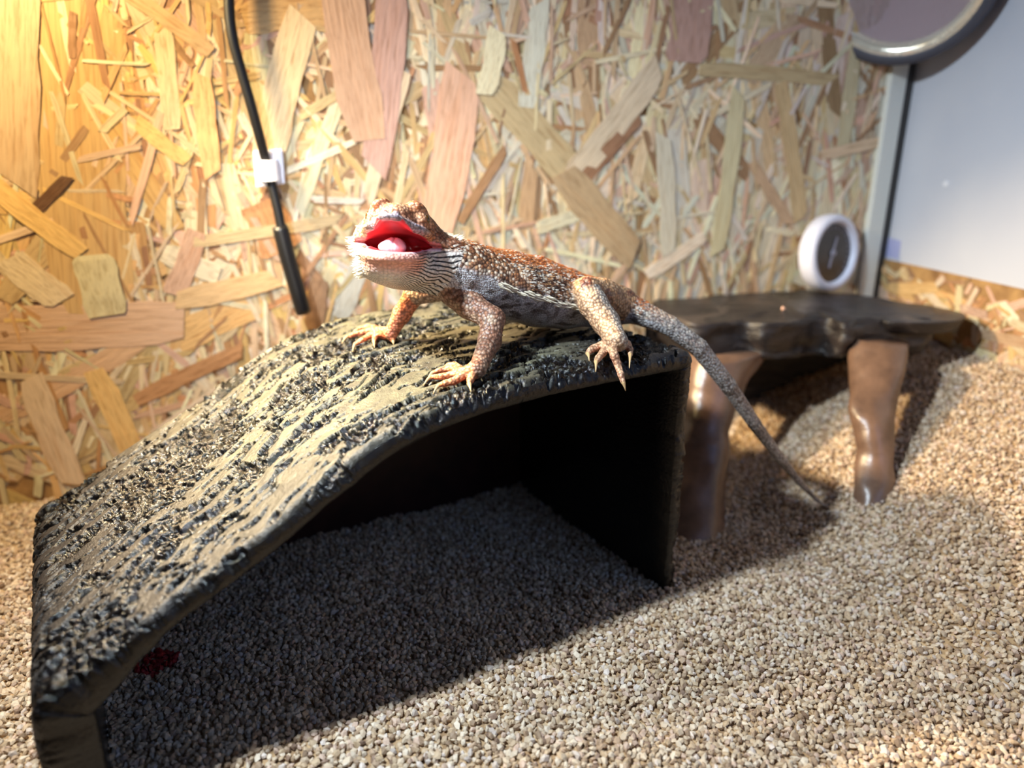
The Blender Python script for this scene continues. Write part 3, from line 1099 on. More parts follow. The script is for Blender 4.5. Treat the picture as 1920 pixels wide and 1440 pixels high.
def wedge(X, Y, Z):
    x, y, z = X - H0[0], Y - H0[1], Z - H0[2]
    a = x * MID[0, 0] + y * MID[1, 0] + z * MID[2, 0] - 0.02
    w = x * MID[0, 2] + y * MID[1, 2] + z * MID[2, 2]
    return np.maximum(np.abs(w) * cu - a * su, a - 3.2)


S.apply(wedge, H0 - 3.0, H0 + 3.0, 0.05, 'sub')
hell(UR, (.42, 0, -.03), (.95, .90, .27), .05, mode='sub')
hell(UR, (1.18, 0, -.03), (.92, .46, .25), .18, mode='sub')
hell(LR, (.78, 0, .02), (1.05, .74, .17), .06, mode='sub')
hell(HR, (.10, 0, 0), (.60, .72, .30), .1, mode='sub')
hell(HR, (.0, .55, .0), (.45, .42, .16), .08, mode='sub')
hell(HR, (.0, -.55, .0), (.45, .42, .16), .08, mode='sub')

CLAWS = []


def limb(joints, radii, label, k=0.12):
    for i in range(len(joints) - 1):
        S.cone(joints[i], joints[i + 1], radii[i], radii[i + 1], k, label[i] if isinstance(label, list) else label)


def toe(pts, r0=0.13, r1=0.075, lift=None, claw=0.2):
    """pts: pixels on the hide; the last is the claw tip"""
    n = len(pts)
    lift = lift or [0.20] + [0.15] * (n - 3) + [0.09, 0.0]
    P = [L(on_hide(x, y, l + 0.02)) if len(q) == 2 else L(at(x, y, q[2])) for q, l in zip(pts, lift) for x, y in [q[:2]]]
    rs = np.linspace(r0, r1, n - 1)
    for i in range(n - 2):
        S.cone(P[i], P[i + 1], rs[i], rs[i + 1], 0.05, 'toe')
    CLAWS.append((P[-2], P[-1], r1))


# near front leg
w1 = L(on_hide(895, 692, .34)); h1 = L(on_hide(868, 701, .22))
limb([L(at(850, 548, 23.1)), L(at(880, 572, 22.8)), L(at(924, 598, 22.4)), L(at(918, 640, 22.1)), w1, h1], [.46, .42, .36, .34, .24, .19],
     ['uparm', 'uparm', 'forearm', 'forearm', 'hand'])
S.cone(L(on_hide(880, 703, .16)), L(on_hide(852, 694, .16)), .15, .14, .1, 'hand')
toe([(864, 701), (846, 703), (826, 706), (808, 707), (794, 723)])
toe([(860, 695), (842, 691), (826, 694), (812, 699), (801, 712)])
toe([(862, 692), (852, 685), (842, 685), (834, 690), (826, 699)])
toe([(866, 706), (850, 715), (834, 719), (824, 722), (812, 739)])
toe([(886, 704), (882, 712), (880, 720), (883, 735)], .13, .08)
# far front leg
w2 = L(on_hide(733, 624, .34)); h2 = L(on_hide(708, 622, .22))
e2 = L(at(776, 553, 24.4))
limb([L(at(830, 540, 23.9)), e2, (e2 + w2) / 2 + np.array([0, 0, .02]), w2, h2], [.42, .33, .30, .22, .18], ['uparm', 'forearm_far', 'forearm_far', 'hand'])
S.cone(L(on_hide(722, 628, .16)), L(on_hide(703, 617, .18)), .15, .14, .1, 'hand')
toe([(702, 619), (686, 622), (668, 626), (652, 631), (641, 644)])
toe([(704, 623), (692, 630), (678, 638), (666, 645), (661, 660)])
toe([(706, 625), (703, 632), (701, 640), (702, 652)], .12, .075)
toe([(703, 616), (690, 613), (676, 616), (668, 620), (659, 630)])
toe([(730, 627), (735, 634), (737, 639), (738, 646)], .13, .08)
# near hind leg
a1 = L(on_hide(1157, 640, .46)); k1 = L(at(1100, 543, 24.3))
limb([L(at(1165, 572, 26.0)), L(at(1128, 556, 25.2)), k1], [.60, .58, .42], 'thigh', .2)
limb([k1, L(at(1112, 570, 24.1)), L(at(1136, 604, 23.8)), a1], [.40, .47, .43, .32], 'shank', .12)
limb([a1, L(on_hide(1142, 646, .30))], [.30, .20], 'foot')
S.cone(a1, L(on_hide(1172, 646, .26)), .28, .16, .1, 'foot')
toe([(1130, 646), (1116, 653), (1107, 657), (1102, 663), (1105, 677)], .14, .085)
toe([(1138, 648), (1130, 662), (1122, 671), (1118, 678), (1117, 697)], .14, .085)
toe([(1146, 648), (1152, 667), (1158, 683, 22.45), (1164, 702, 22.15), (1168, 716, 22.1), (1173, 733, 22.1)], .15, .08, lift=[.26, .2, 0, 0, 0, 0])
toe([(1176, 644), (1181, 655), (1182, 665), (1180, 690)], .13, .08)
toe([(1142, 646), (1124, 649), (1112, 651), (1106, 654), (1100, 664)], .11, .07)
# far hind leg, mostly hidden by the body
fh = L(at(1080, 560, 27.3)); fk = SP[6] + np.array([-1.4, 1.7, -.15]); fa = np.array([SP[6][0] - .2, SP[6][1] + 2.3, .35])
limb([fh, fk, fa, fa + np.array([-.5, .1, -.16])], [.5, .4, .27, .18], ['thigh', 'shank', 'foot'])
for dy in (-.35, -.12, .12, .35):
    p0 = fa + np.array([-.4, dy * .5, -.14]); p1 = fa + np.array([-1.0, dy * 1.5, -.22])
    S.cone(p0, p1, .12, .08, .05, 'toe'); CLAWS.append((p1, p1 + np.array([-.2, dy * .3, -.1]), .075))

V, F = S.mesh()
VW = OB + V @ RL.T
# per-vertex description -----------------------------------------------------------
labels = [p[0] for p in S.prims]
best = np.full(len(V), 1e9); lab = np.zeros(len(V), int)
for i, (nm, fn) in enumerate(S.prims):
    d = fn(V[:, 0], V[:, 1], V[:, 2])
    m = d < best
    best[m] = d[m]; lab[m] = i
LAB = np.array(labels, object)[lab]
# normals
fn_ = np.cross(V[F[:, 2]] - V[F[:, 0]], V[F[:, 3]] - V[F[:, 1]])
N = np.zeros_like(V)
for k in range(4): np.add.at(N, F[:, k], fn_)
N /= np.maximum(np.linalg.norm(N, axis=1), 1e-9)[:, None]
# position along the spine and angle around it
ts = np.linspace(0, len(SP) - 1, 160)
SPf = np.stack([np.interp(ts, range(len(SP)), SP[:, k]) for k in range(3)], 1); SRf = np.interp(ts, range(len(SP)), SR)
near = np.zeros(len(V), int); bd = np.full(len(V), 1e9)
for i in range(len(SPf)):
    d = ((V - SPf[i]) ** 2).sum(1); m = d < bd; bd[m] = d[m]; near[m] = i
off = V - SPf[near]
cosv = off[:, 2] / np.maximum(np.linalg.norm(off, axis=1), 1e-6)
spos = near / 159.0 * (len(SP) - 1)
hl = (V - H0) @ HR; ul = (V - H0) @ UR; ll = (V - H0) @ LR
nz = fbm3(V * 2.2, 3, 3); nz2 = fbm3(V * np.array([1.5, 3.5, 3.5]), 9, 3); nf = fbm3(V * 7.0, 5, 2)


def C(r, g, b): return lin([r / 255., g / 255., b / 255.])


def blend(c, col, w):
    return c * (1 - w[:, None]) + np.asarray(col)[None] * w[:, None]


rust, orange, dark, cream, belly = C(150, 78, 40), C(206, 128, 66), C(58, 40, 34), C(226, 208, 184), C(198, 198, 204)
col = np.tile(belly, (len(V), 1))
col = blend(col, C(150, 146, 150), sstep(.5, .7, nz2) * .6)
col = blend(col, C(104, 92, 88), sstep(.60, .68, nz) * sstep(-.75, -.3, cosv) * .8)
dash = fbm3(V * np.array([2.4, 7.0, 7.0]), 61, 2)
col = blend(col, C(84, 74, 72), sstep(.62, .67, dash) * sstep(-.85, -.6, cosv) * .9)
wside = sstep(-.12, .10, cosv + (nz - .5) * .3)
flank = blend(np.tile(C(176, 122, 84), (len(V), 1)), dark, sstep(.42, .62, nz))
flank = blend(flank, cream, sstep(.56, .68, nz2) * .75)
col = col * (1 - wside[:, None]) + flank * wside[:, None]
wback = sstep(.42, .78, cosv + (nz - .5) * .35)
back = blend(np.tile(rust, (len(V), 1)), orange, sstep(.45, .65, nz2))
back = blend(back, C(112, 56, 34), sstep(.6, .75, nz) * .7)
col = col * (1 - wback[:, None]) + back * wback[:, None]
mott = np.clip(wside * .9 + .15, 0, 1)
# tail
tl = sstep(7.2, 9.5, spos)
tailc = blend(np.tile(C(158, 156, 158), (len(V), 1)), C(200, 190, 176), sstep(.3, .9, cosv) * .8)
band = sstep(-.2, .6, np.sin(spos * 5.2 + nz * 2)) * sstep(8, 9, spos)
tailc = blend(tailc, C(112, 104, 102), band * .55)
col = col * (1 - tl[:, None]) + tailc * tl[:, None]
mott = mott * (1 - tl * .65)


def isl(*n): return np.isin(LAB, n)


# legs
m = isl('uparm', 'forearm'); c = blend(np.tile(C(150, 106, 84), (len(V), 1)), C(196, 168, 140), sstep(.45, .7, nz2))
c = blend(c, C(186, 160, 140), sstep(.1, -.6, N[:, 2]) * .6)
col[m] = c[m]; mott[m] = .3
m = isl('forearm_far'); col[m] = blend(np.tile(C(226, 170, 116), (len(V), 1)), C(214, 120, 96), sstep(-.1, -.6, N[:, 1]) * .8)[m]; mott[m] = .12
m = isl('thigh'); c = blend(np.tile(C(206, 160, 116), (len(V), 1)), C(136, 84, 66), sstep(.48, .62, nz) * sstep(-9, 3, V[:, 0])); col[m] = c[m]; mott[m] = .35
m = isl('shank'); c = blend(np.tile(C(176, 168, 160), (len(V), 1)), C(206, 160, 116), sstep(.2, -.5, N[:, 0]) * .7); col[m] = c[m]; mott[m] = .3
m = isl('toe', 'hand', 'foot'); c = blend(np.tile(C(232, 150, 100), (len(V), 1)), C(226, 116, 78), sstep(.1, -.5, N[:, 2])); c = blend(c, C(228, 188, 140), sstep(.3, .9, N[:, 2]) * .5)
hind = V[:, 0] > 1.0
c[hind] = blend(c, C(214, 184, 158), np.full(len(V), .6))[hind]
col[m] = c[m]; mott[m] = .08
# head
hd = isl('head', 'brow', 'cheek', 'jaw', 'beard') | (isl('neck') & (hl[:, 0] > -.5))
c = blend(np.tile(C(196, 124, 80), (len(V), 1)), C(216, 158, 118), sstep(.45, .65, nz2))
c = blend(c, C(178, 92, 50), sstep(.2, .5, ul[:, 2] - .65) * sstep(.4, .6, nz) * .8)
c = blend(c, C(168, 162, 178), sstep(.55, .25, ul[:, 2]) * sstep(.6, 1.2, ul[:, 0]) * .9)           # pale lip scales
c = blend(c, C(120, 68, 48), sstep(.75, .95, ul[:, 1]) * sstep(.5, .2, ul[:, 0]) * sstep(-.1, .1, ul[:, 2]) * .85)  # dark temple, left side
c = blend(c, C(206, 178, 144), sstep(-.6, -.95, ul[:, 1]) * .7)
bw = np.clip(sstep(.10, -.12, hl[:, 2] + .12 * hl[:, 0] * 1.0), 0, 1)
bc = blend(np.tile(C(222, 212, 202), (len(V), 1)), C(226, 140, 112), sstep(.85, 1.3, hl[:, 0]) * sstep(-.95, -.55, hl[:, 2]) * .75)
c = c * (1 - bw[:, None]) + bc * bw[:, None]
col[hd] = c[hd]; mott[hd] = .22
mott[hd & (bw > .5)] = .05
# beard stripes: rows that fan out from the chin
fx, fy, fz = hl[:, 0] - 1.0, hl[:, 1] + .15, hl[:, 2] + .95
hy, hz = hl[:, 1] + .10, hl[:, 2] + .66
stripe = np.arctan2(hz, hy) / .092 + 1.2 * np.hypot(hy, hz) + 1.6 * fbm3(V * 2.5, 77, 2)
rr_ = np.hypot(hy, hz)
samt = hd * bw * sstep(.2, .6, rr_) * (sstep(-.9, .9, hl[:, 1]) * .75 + .25) * sstep(1.75, 1.35, hl[:, 0])
# inside of the mouth
cav = np.abs(wedge(V[:, 0], V[:, 1], V[:, 2]))


def elld(fr, cx, r):
    p = ((V - H0) @ fr - np.array(cx)) / np.array(r)
    return np.linalg.norm(p, axis=1)


ins = (elld(UR, (.42, 0, -.03), (.95, .90, .27)) < 1.07) | (elld(UR, (1.18, 0, -.03), (.92, .46, .25)) < 1.12) | (elld(LR, (.78, 0, .02), (1.05, .74, .17)) < 1.10) | (elld(HR, (.10, 0, 0), (.60, .72, .30)) < 1.12) | \
      (elld(HR, (.0, .55, .0), (.45, .42, .16)) < 1.1) | (elld(HR, (.0, -.55, .0), (.45, .42, .16)) < 1.1)
ins = ins | (((N @ UR[:, 2]) < -.05) & (ul[:, 2] < .30) & (ul[:, 2] > -.06) & (ul[:, 0] > .05) & (ul[:, 0] < 2.0) & (np.abs(ul[:, 1]) < .86 - .25 * ul[:, 0]) & (cav > .03) & hd)
rimm = (cav < .07) & (hl[:, 0] > 0) & (np.abs(hl[:, 1]) < 1.3) & hd & ~ins
wet = np.zeros(len(V))
pal = blend(np.tile(C(226, 74, 84), (len(V), 1)), C(196, 110, 126), sstep(.35, 0, np.abs(ul[:, 1])) * sstep(.3, .9, ul[:, 0]) * .7)
pal = blend(pal, C(188, 44, 58), sstep(.5, .1, hl[:, 0]))
pal = blend(pal, C(236, 150, 150), sstep(.8, 1.6, ll[:, 0]) * sstep(.1, -.05, hl[:, 2]) * .8)
col[ins] = pal[ins]; wet[ins] = 1; mott[ins] = 0; samt[ins] = 0
col[rimm] = np.where((hl[:, 2] > 0)[:, None], C(224, 128, 124), C(222, 206, 222))[rimm]; wet[rimm] = .6; mott[rimm] = 0; samt[rimm] = 0
wet = np.clip(wet, 0, 1)
fine = np.where(isl('torso') & (cosv < -.05), 1.0, 0.0) * (1 - wside)
soft = hd * bw

dm = NT('dragon_skin')
v = dm.coords('Object')
base = dm.attr('base'); mo = dm.attr('mottle', 'Fac'); wt = dm.attr('wet', 'Fac'); fi = dm.attr('fine', 'Fac')
stp = dm.attr('stripe', 'Fac'); sam = dm.attr('stripe_amount', 'Fac')
v1 = dm.vor(v, 1000, 'F1', 0.75); v2 = dm.vor(v, 2000, 'F1', 0.5)
dist = dm.n('ShaderNodeMix', data_type='FLOAT')
dm.set(dist, 0, fi); dm.set(dist, 2, v1.outputs['Distance']); dm.set(dist, 3, v2.outputs['Distance'])
dist = dist.outputs[0]
cellc = dm.n('ShaderNodeSeparateColor'); dm.t.links.new(v1.outputs['Color'], cellc.inputs[0])
cell = cellc.outputs[0]
edge = dm.ramp(dist, [(0.18, (1.14, 1.12, 1.08)), (0.45, (0.92, 0.90, 0.88)), (0.65, (0.42, 0.37, 0.34))])
c0 = dm.mix(dm.maprange(dm.attr('soft', 'Fac'), 0, 1, 1.0, 0.4), base, edge, 'MULTIPLY')
spk = dm.ramp(cell, [(0.30, rgb(40, 28, 24)), (0.45, rgb(150, 92, 56)), (0.62, rgb(196, 150, 108)), (0.80, rgb(240, 226, 204))])
c1 = dm.mix(dm.math('MULTIPLY', mo, 0.55), c0, dm.mix(1.0, spk, edge, 'MULTIPLY'))
sw = dm.n('ShaderNodeMath', operation='SINE')
dm.t.links.new(dm.math('MULTIPLY', dm.math('ADD', stp, dm.math('MULTIPLY', dm.noise(v, 260, 2), 0.9)), 6.283), sw.inputs[0])
sw = dm.maprange(sw.outputs[0], 0.0, 0.75)
c2 = dm.mix(dm.math('MULTIPLY', sw, sam, True), c1, rgb(40, 34, 34))
wc = dm.mix(dm.math('MULTIPLY', dm.noise(v, 500, 3), 0.25), base, dm.mix(1.0, base, (0.75, 0.45, 0.5, 1), 'MULTIPLY'))
c3 = dm.mix(wt, c2, wc)
hgt = dm.math('SUBTRACT', 1.0, dist)
bs = dm.n('ShaderNodeBump', inp={'Distance': 0.0005, 'Height': hgt})
dm.set(bs, 'Strength', dm.maprange(wt, 0, 1, 0.75, 0.03))
dm.p(Base_Color=c3, Roughness=dm.maprange(wt, 0, 1, 0.46, 0.22), Normal=bs.outputs[0])
dm.b.inputs['Subsurface Weight'].default_value = 0.12
dm.b.inputs['Subsurface Radius'].default_value = (1.0, 0.35, 0.2)
dm.b.inputs['Subsurface Scale'].default_value = 0.0012

dragon = empty('bearded_dragon', OB, 'young orange and grey bearded dragon gaping wide on top of the ramp hide', 'lizard')
body = mesh_obj('body', VW, F, dm.m, dragon, True, cols=col, attrs={'mottle': mott, 'wet': wet, 'fine': fine, 'soft': soft, 'stripe': stripe, 'stripe_amount': samt})
sm = body.modifiers.new('smooth', 'SMOOTH'); sm.factor = 0.5; sm.iterations = 2
su_ = body.modifiers.new('finer', 'SUBSURF'); su_.levels = 1; su_.render_levels = 1

# tongue
T = SDF((-3, -3, -3), (3, 3, 3), 0.03)
tf = LR
Tl = lambda p: tf @ np.array(p, float)
T.cone(Tl((.25, 0, -.03)), Tl((.95, 0, .04)), .26, .27, .1)
T.ell(Tl((.9, -.06, .0)), (.38, .40, .20), tf, .12)
T.ell(Tl((1.12, 0, .32)), (.22, .012, .16), tf, .10, mode='sub')
tv, tf_ = T.mesh()
tm = NT('moist_tongue')
v = tm.coords('Object')
tm.p(Base_Color=tm.ramp(tm.noise(v, 500, 3), [(0.3, rgb(226, 160, 172)), (0.7, rgb(236, 192, 200))]), Roughness=0.25, Normal=tm.bump(tm.noise(v, 1500, 3), 0.2, 0.0003))
mesh_obj('tongue', OB + (tv + H0) @ RL.T, tf_, tm.m, dragon, True)

# eyes
em = NT('eye_surface')
em.p(Base_Color=rgb(46, 30, 18), Roughness=0.08)
iris = NT('gold_iris'); iris.p(Base_Color=rgb(96, 62, 24), Roughness=0.2)
for sg in (-1, 1):
    mb = MB()
    ax = UR @ np.array([.35, sg * 1.0, .12]); ax /= np.linalg.norm(ax)
    c = H0 + UR @ np.array([.66, sg * .74, .62])
    cw, aw = OB + RL @ c, RL @ ax
    prof = [(.19 * math.sin(a), .19 * math.cos(a)) for a in np.linspace(0.02, math.pi - .02, 20)]
    e = MB().lathe(prof, cw, aw, 24).build('eye', em.m, dragon, True)
    ri = MB().lathe([(.06, .193), (.11, .181), (.125, .165)], cw, aw, 24).build('iris', iris.m, e, True)

# claws
cm_ = plain('claw_horn', rgb(206, 172, 124), 0.35)
for a, b, r in CLAWS:
    d = b - a; n_ = 5
    pts = [a + d * t + np.array([0, 0, .10 * np.linalg.norm(d) * math.sin(t * math.pi)]) for t in np.linspace(-.1, 1, n_)]
    MB().tube([OB + RL @ p for p in pts], [r * .92, r * .8, r * .55, r * .32, .012], 8).build('claw', cm_, dragon, True)


# spines: flattened pointed scales standing off the skin
def spines(name, sel, length, width, dirs, cols, mat, spacing, lift=0.55):
    ids = np.where(sel)[0]
    rng.shuffle(ids)
    cellm = {}
    keep = []
    for i in ids:
        k = tuple(np.floor(V[i] / spacing).astype(int))
        if k in cellm: continue
        cellm[k] = 1; keep.append(i)
    VV, FF, CC = [], [], []
    for i in keep:
        n = N[i]; d = dirs[i] - n * (dirs[i] @ n)
        d /= max(np.linalg.norm(d), 1e-6)
        t = np.cross(n, d)
        Ls = length * random.uniform(.75, 1.25); w = width * random.uniform(.8, 1.2)
        ax = d * math.cos(lift) + n * math.sin(lift)
        p = V[i] - n * 0.02
        b = len(VV)
        for q in (p - t * w, p + n * w * .5 - d * w * .6, p + t * w, p - n * w * .3 + d * w * .6, p + ax * Ls):
            VV.append(OB + RL @ q)
        cc = cols(i)
        CC += [cc * .75] * 4 + [cc]
        FF += [(b, b + 4, b + 1), (b + 1, b + 4, b + 2), (b + 2, b + 4, b + 3), (b + 3, b + 4, b)]
    o = mesh_obj(name, VV, FF, mat, dragon, False, cols=np.array(CC))
    tag(o, kind='stuff')
    return o


spm = NT('spiny_scale'); spm.p(Base_Color=spm.attr('base'), Roughness=0.36)
tang = SPf[np.clip(near + 2, 0, 159)] - SPf[np.clip(near - 2, 0, 159)]
tang /= np.linalg.norm(tang, axis=1)[:, None]
pale_, tan_, org_ = C(240, 230, 214), C(200, 150, 104), C(206, 122, 64)


def body_col(i):
    r = random.random()
    if cosv[i] > .6: return [org_, C(178, 96, 52), pale_, C(120, 62, 40)][0 if r < .45 else 1 if r < .75 else 2 if r < .87 else 3]
    k = nz[i] + random.uniform(-.06, .06)
    return [pale_, tan_, C(52, 36, 32)][(0 if r < .75 else 1) if k < .44 else (0 if r < .3 else 1 if r < .65 else 2) if k < .54 else (2 if r < .7 else 0)]


bodym = isl('torso') & (cosv > -.02) & (spos > .2) & (hl[:, 0] < -.7)
spines('back_spines', bodym, .10, .038, tang, body_col, spm.m, .095, .45)
spines('tail_spines', isl('tail') & (spos < 13.5) & (cosv > -.5), .085, .034, tang, lambda i: C(206, 200, 192) if random.random() < .6 else C(150, 140, 132), spm.m, .10, .3)
fr = isl('torso') & (np.abs(cosv + .06) < .05) & (spos > 1.6) & (spos < 6.6)
spines('side_fringe', fr, .24, .05, tang, lambda i: C(240, 226, 200), spm.m, .115, .42)
hout = (hl / np.maximum(np.linalg.norm(hl, axis=1), 1e-6)[:, None])
backd = np.tile(HR @ np.array([-1.0, 0, -.15]), (len(V), 1))
rimb = hd & isl('beard', 'cheek', 'neck', 'jaw') & (np.abs(hl[:, 1]) > .92) & (hl[:, 2] < .12) & (hl[:, 2] > -1.15) & ~ins & ~rimm
dirs_b = (hl * np.array([0, 1, .5]) + np.array([-.5, 0, 0])) @ HR.T
spines('beard_spines', rimb & (hl[:, 1] < 0), .27, .045, dirs_b, lambda i: C(238, 230, 208), spm.m, .105, .8)
spines('beard_fringe', rimb & (hl[:, 1] > 0) & (hl[:, 0] < .15), .15, .03, dirs_b, lambda i: C(214, 204, 190), spm.m, .14, .5)
tmp = (hd | isl('neck')) & (np.abs(hl[:, 1]) > .75) & (hl[:, 2] > .12) & (hl[:, 2] < .62) & (hl[:, 0] < -.25) & (hl[:, 0] > -1.0)
spines('temple_spines', tmp, .20, .04, dirs_b + backd * .4, lambda i: C(236, 216, 186), spm.m, .16, .7)

# ------------------------------------------------------------------ cable, clip, probe
blk = plain('black_rubber', rgb(20, 20, 22), 0.42)
wht = plain('white_plastic', rgb(226, 226, 240), 0.4)


def wall_path(pts, off):
    return [on_y(x, y, YB - o) for (x, y), o in zip(pts, off)]


def smooth_path(P, m=8):
    P = [np.array(p) for p in P]; Q = []
    for i in range(len(P) - 1):
        p0, p1, p2, p3 = P[max(i - 1, 0)], P[i], P[i + 1], P[min(i + 2, len(P) - 1)]
        for k in range(m):
            t = k / m
            Q.append(0.5 * ((2 * p1) + (p2 - p0) * t + (2 * p0 - 5 * p1 + 4 * p2 - p3) * t * t + (3 * p1 - p0 - 3 * p2 + p3) * t ** 3))
    Q.append(P[-1]); return Q


path = wall_path([(420, -900), (428, -160), (429, -60), (430, 20), (437, 75), (452, 132), (470, 195), (485, 250), (498, 300), (508, 340), (520, 390), (528, 430)],
                 [.9, .9, .9, .95, 1.0, 1.0, .95, .8, .6, .6, .75, .85])
cable = empty('probe_cable', path[6], 'black sensor cable with a thick black probe hanging down the wood wall', 'cable')
MB().tube(smooth_path(path), .20, 12).build('cord', blk, cable, True)
pp = wall_path([(524, 424), (527, 433), (540, 485), (556, 540), (567, 580), (569, 588)], [.85, .85, .85, .85, .85, .85])
MB().tube(pp, [.30, .34, .34, .34, .34, .29], 20).build('probe', blk, cable, True)
ca, cb2 = on_y(503, 316, YB - .28), on_y(503, 316, YB - .55)
clip = empty('cable_clip', ca, 'small white adhesive clip holding the black cable to the wood wall', 'clip')


def quadpx(pts, y0, y1):
    A = [on_y(x, y, y0) for x, y in pts]
    B = [np.array([p[0], y1, p[2]]) for p in A]
    n = len(pts)
    return A + B, [tuple(range(n)), tuple(range(2 * n - 1, n - 1, -1))] + [((k + 1) % n, k, k + n, (k + 1) % n + n) for k in range(n)]


Vq, Fq = quadpx([(474, 283), (530, 279), (535, 345), (480, 353)], YB - .42, YB - .18)
bevel(MB().add(Vq, Fq).build('base_plate', wht, clip), .0006)
# the loop over the cable
d0 = on_y(483, 300, YB - .42); d1 = on_y(521, 300, YB - .42); hgt_ = on_y(500, 340, YB)[2] - on_y(500, 302, YB)[2]
rows = []
for a in np.linspace(0, math.pi, 14):
    x = (d0[0] + d1[0]) / 2 - math.cos(a) * (d1[0] - d0[0]) / 2
    y = YB - .40 - math.sin(a) * .62
    rows.append((x, y))
Vl, Fl = [], []
for rr in (0, 1):
    for i, (x, y) in enumerate(rows):
        cx_ = (d0[0] + d1[0]) / 2; k = 1 - .16 * rr
        xx, yy = cx_ + (x - cx_) * k, YB - .40 + (y - YB + .40) * k
        Vl.append((xx, yy, d0[2])); Vl.append((xx, yy, d0[2] + hgt_))
m_ = len(rows)
for rr in (0, 1):
    for i in range(m_ - 1):
        a = rr * 2 * m_ + 2 * i
        f = (a, a + 1, a + 3, a + 2)
        Fl.append(f if rr == 0 else f[::-1])
for i in range(m_ - 1):
    for e in (0, 1):
        a, b = 2 * i + e, 2 * m_ + 2 * i + e
        Fl.append((a, a + 2, b + 2, b))
MB().add(Vl, Fl).build('loop', wht, clip, True)

# ------------------------------------------------------------------ round dial
dc = on_y(1552, 474, YB - 0.9)
dn = np.array([0.30, -1.0, 0.10]); dn /= np.linalg.norm(dn)
dial = empty('dial_gauge', dc, 'round white rimmed dial with a dark face propped on the ledge by the corner', 'gauge')
R_ = 1.98
MB().lathe([(0.02, -.45), (R_ * .86, -.45), (R_ * .98, -.30), (R_, 0), (R_ * .99, .35), (R_ * .95, .50), (R_ * .86, .56), (R_ * .80, .52), (R_ * .77, .36), (R_ * .76, .25), (.02, .25)],
           dc, dn, 72).build('case', wht, dial, True)
fm = NT('dial_face')
v = fm.coords('Object')
fm.p(Base_Color=fm.ramp(fm.noise(v, 90, 3), [(0.35, rgb(40, 34, 34)), (0.7, rgb(66, 56, 52))]), Roughness=0.3)
face = MB().lathe([(0.01, .28), (R_ * .755, .28), (R_ * .755, .255)], dc, dn, 64).build('face', fm.m, dial, False)
du = np.cross(dn, np.array([0, 0, 1.0])); du /= np.linalg.norm(du); dv = np.cross(du, dn)
gry = plain('pale_print', rgb(150, 146, 160), 0.4)


def bar(name, p, q, w, h, mat, par):
    p, q = np.array(p), np.array(q); d = q - p; d /= np.linalg.norm(d); s_ = np.array([-d[1], d[0]]) * w
    V_ = []
    for hh in (.285, .285 + h):
        for c_ in (p - s_, p + s_, q + s_, q - s_): V_.append(dc + du * c_[0] + dv * c_[1] + dn * hh)
    MB().add(V_, [(0, 1, 2, 3), (7, 6, 5, 4), (0, 4, 5, 1), (1, 5, 6, 2), (2, 6, 7, 3), (3, 7, 4, 0)]).build(name, mat, par)


bar('needle', (0.25, -0.75), (-0.28, 0.8), .05, .05, gry, dial)
MB().lathe([(.01, .40), (.15, .40), (.17, .29)], dc, dn, 20).build('hub', gry, dial)
mbt = MB()
for k in range(21):
    a = math.radians(-40 + k * 13)
    a0 = np.array([math.cos(a), math.sin(a)])
    p, q = a0 * R_ * .62, a0 * R_ * .71
    d = q - p; d /= np.linalg.norm(d); s_ = np.array([-d[1], d[0]]) * .025
    V_ = [dc + du * c_[0] + dv * c_[1] + dn * hh for hh in (.28, .30) for c_ in (p - s_, p + s_, q + s_, q - s_)]
    mbt.add(V_, [(0, 1, 2, 3), (7, 6, 5, 4), (0, 4, 5, 1), (1, 5, 6, 2), (2, 6, 7, 3), (3, 7, 4, 0)])
tag(mbt.build('tick_marks', gry, face), kind='stuff')

# ------------------------------------------------------------------ lamp
lc = at(1690, -48, 33.5)
ln = np.array([-.74, -.56, -.44]); ln /= np.linalg.norm(ln)
lampo = empty('heat_lamp', lc, 'grey lamp hood with a bright inner ring and wire mesh, hung by the corner', 'lamp')
hood = plain('grey_hood', rgb(70, 72, 84), 0.5)
chrome = NT('polished_rim')
v = chrome.coords('Object')
chrome.p(Base_Color=rgb(236, 230, 214), Metallic=0.55, Roughness=chrome.maprange(chrome.noise(v, 200, 3), .3, .7, .12, .3))
RLMP = 4.05
MB().lathe([(RLMP * .89, .0), (RLMP * .92, .06), (RLMP, .04), (RLMP * 1.01, -.08), (RLMP * 1.01, -1.3), (RLMP * .97, -1.55), (RLMP * .8, -3.2), (RLMP * .5, -4.6), (RLMP * .42, -6.2), (.05, -6.3)],
           lc, ln, 96).build('hood', hood, lampo, True)
MB().lathe([(RLMP * .895, -.02), (RLMP * .84, -.06), (RLMP * .79, -.22), (RLMP * .775, -.5)], lc, ln, 96).build('inner_ring', chrome.m, lampo, True)
refl = plain('brushed_reflector', rgb(222, 200, 206), 0.45)
MB().lathe([(RLMP * .78, -.55), (RLMP * .66, -1.6), (RLMP * .4, -2.6), (.05, -2.9)], lc, ln, 72).build('reflector', refl, lampo, True)
lu = np.cross(ln, ZU); lu /= np.linalg.norm(lu); lv = np.cross(lu, ln)
mbw = MB()
RM = RLMP * .775
for k in range(-37, 38):
    x = k * RM / 38
    hgt2 = math.sqrt(max(RM * RM - x * x, 0))
    for A_, B_, z_ in ((lu, lv, -.46), (lv, lu, -.49)):
        p, q = lc + A_ * x - B_ * hgt2 + ln * z_, lc + A_ * x + B_ * hgt2 + ln * z_
        w = .016
        mbw.add([p - A_ * w, p + A_ * w, p + ln * w * 1.4, q - A_ * w, q + A_ * w, q + ln * w * 1.4], [(0, 1, 4, 3), (1, 2, 5, 4), (2, 0, 3, 5)])
wire = plain('mesh_wire', rgb(206, 194, 202), 0.4, 0.2)
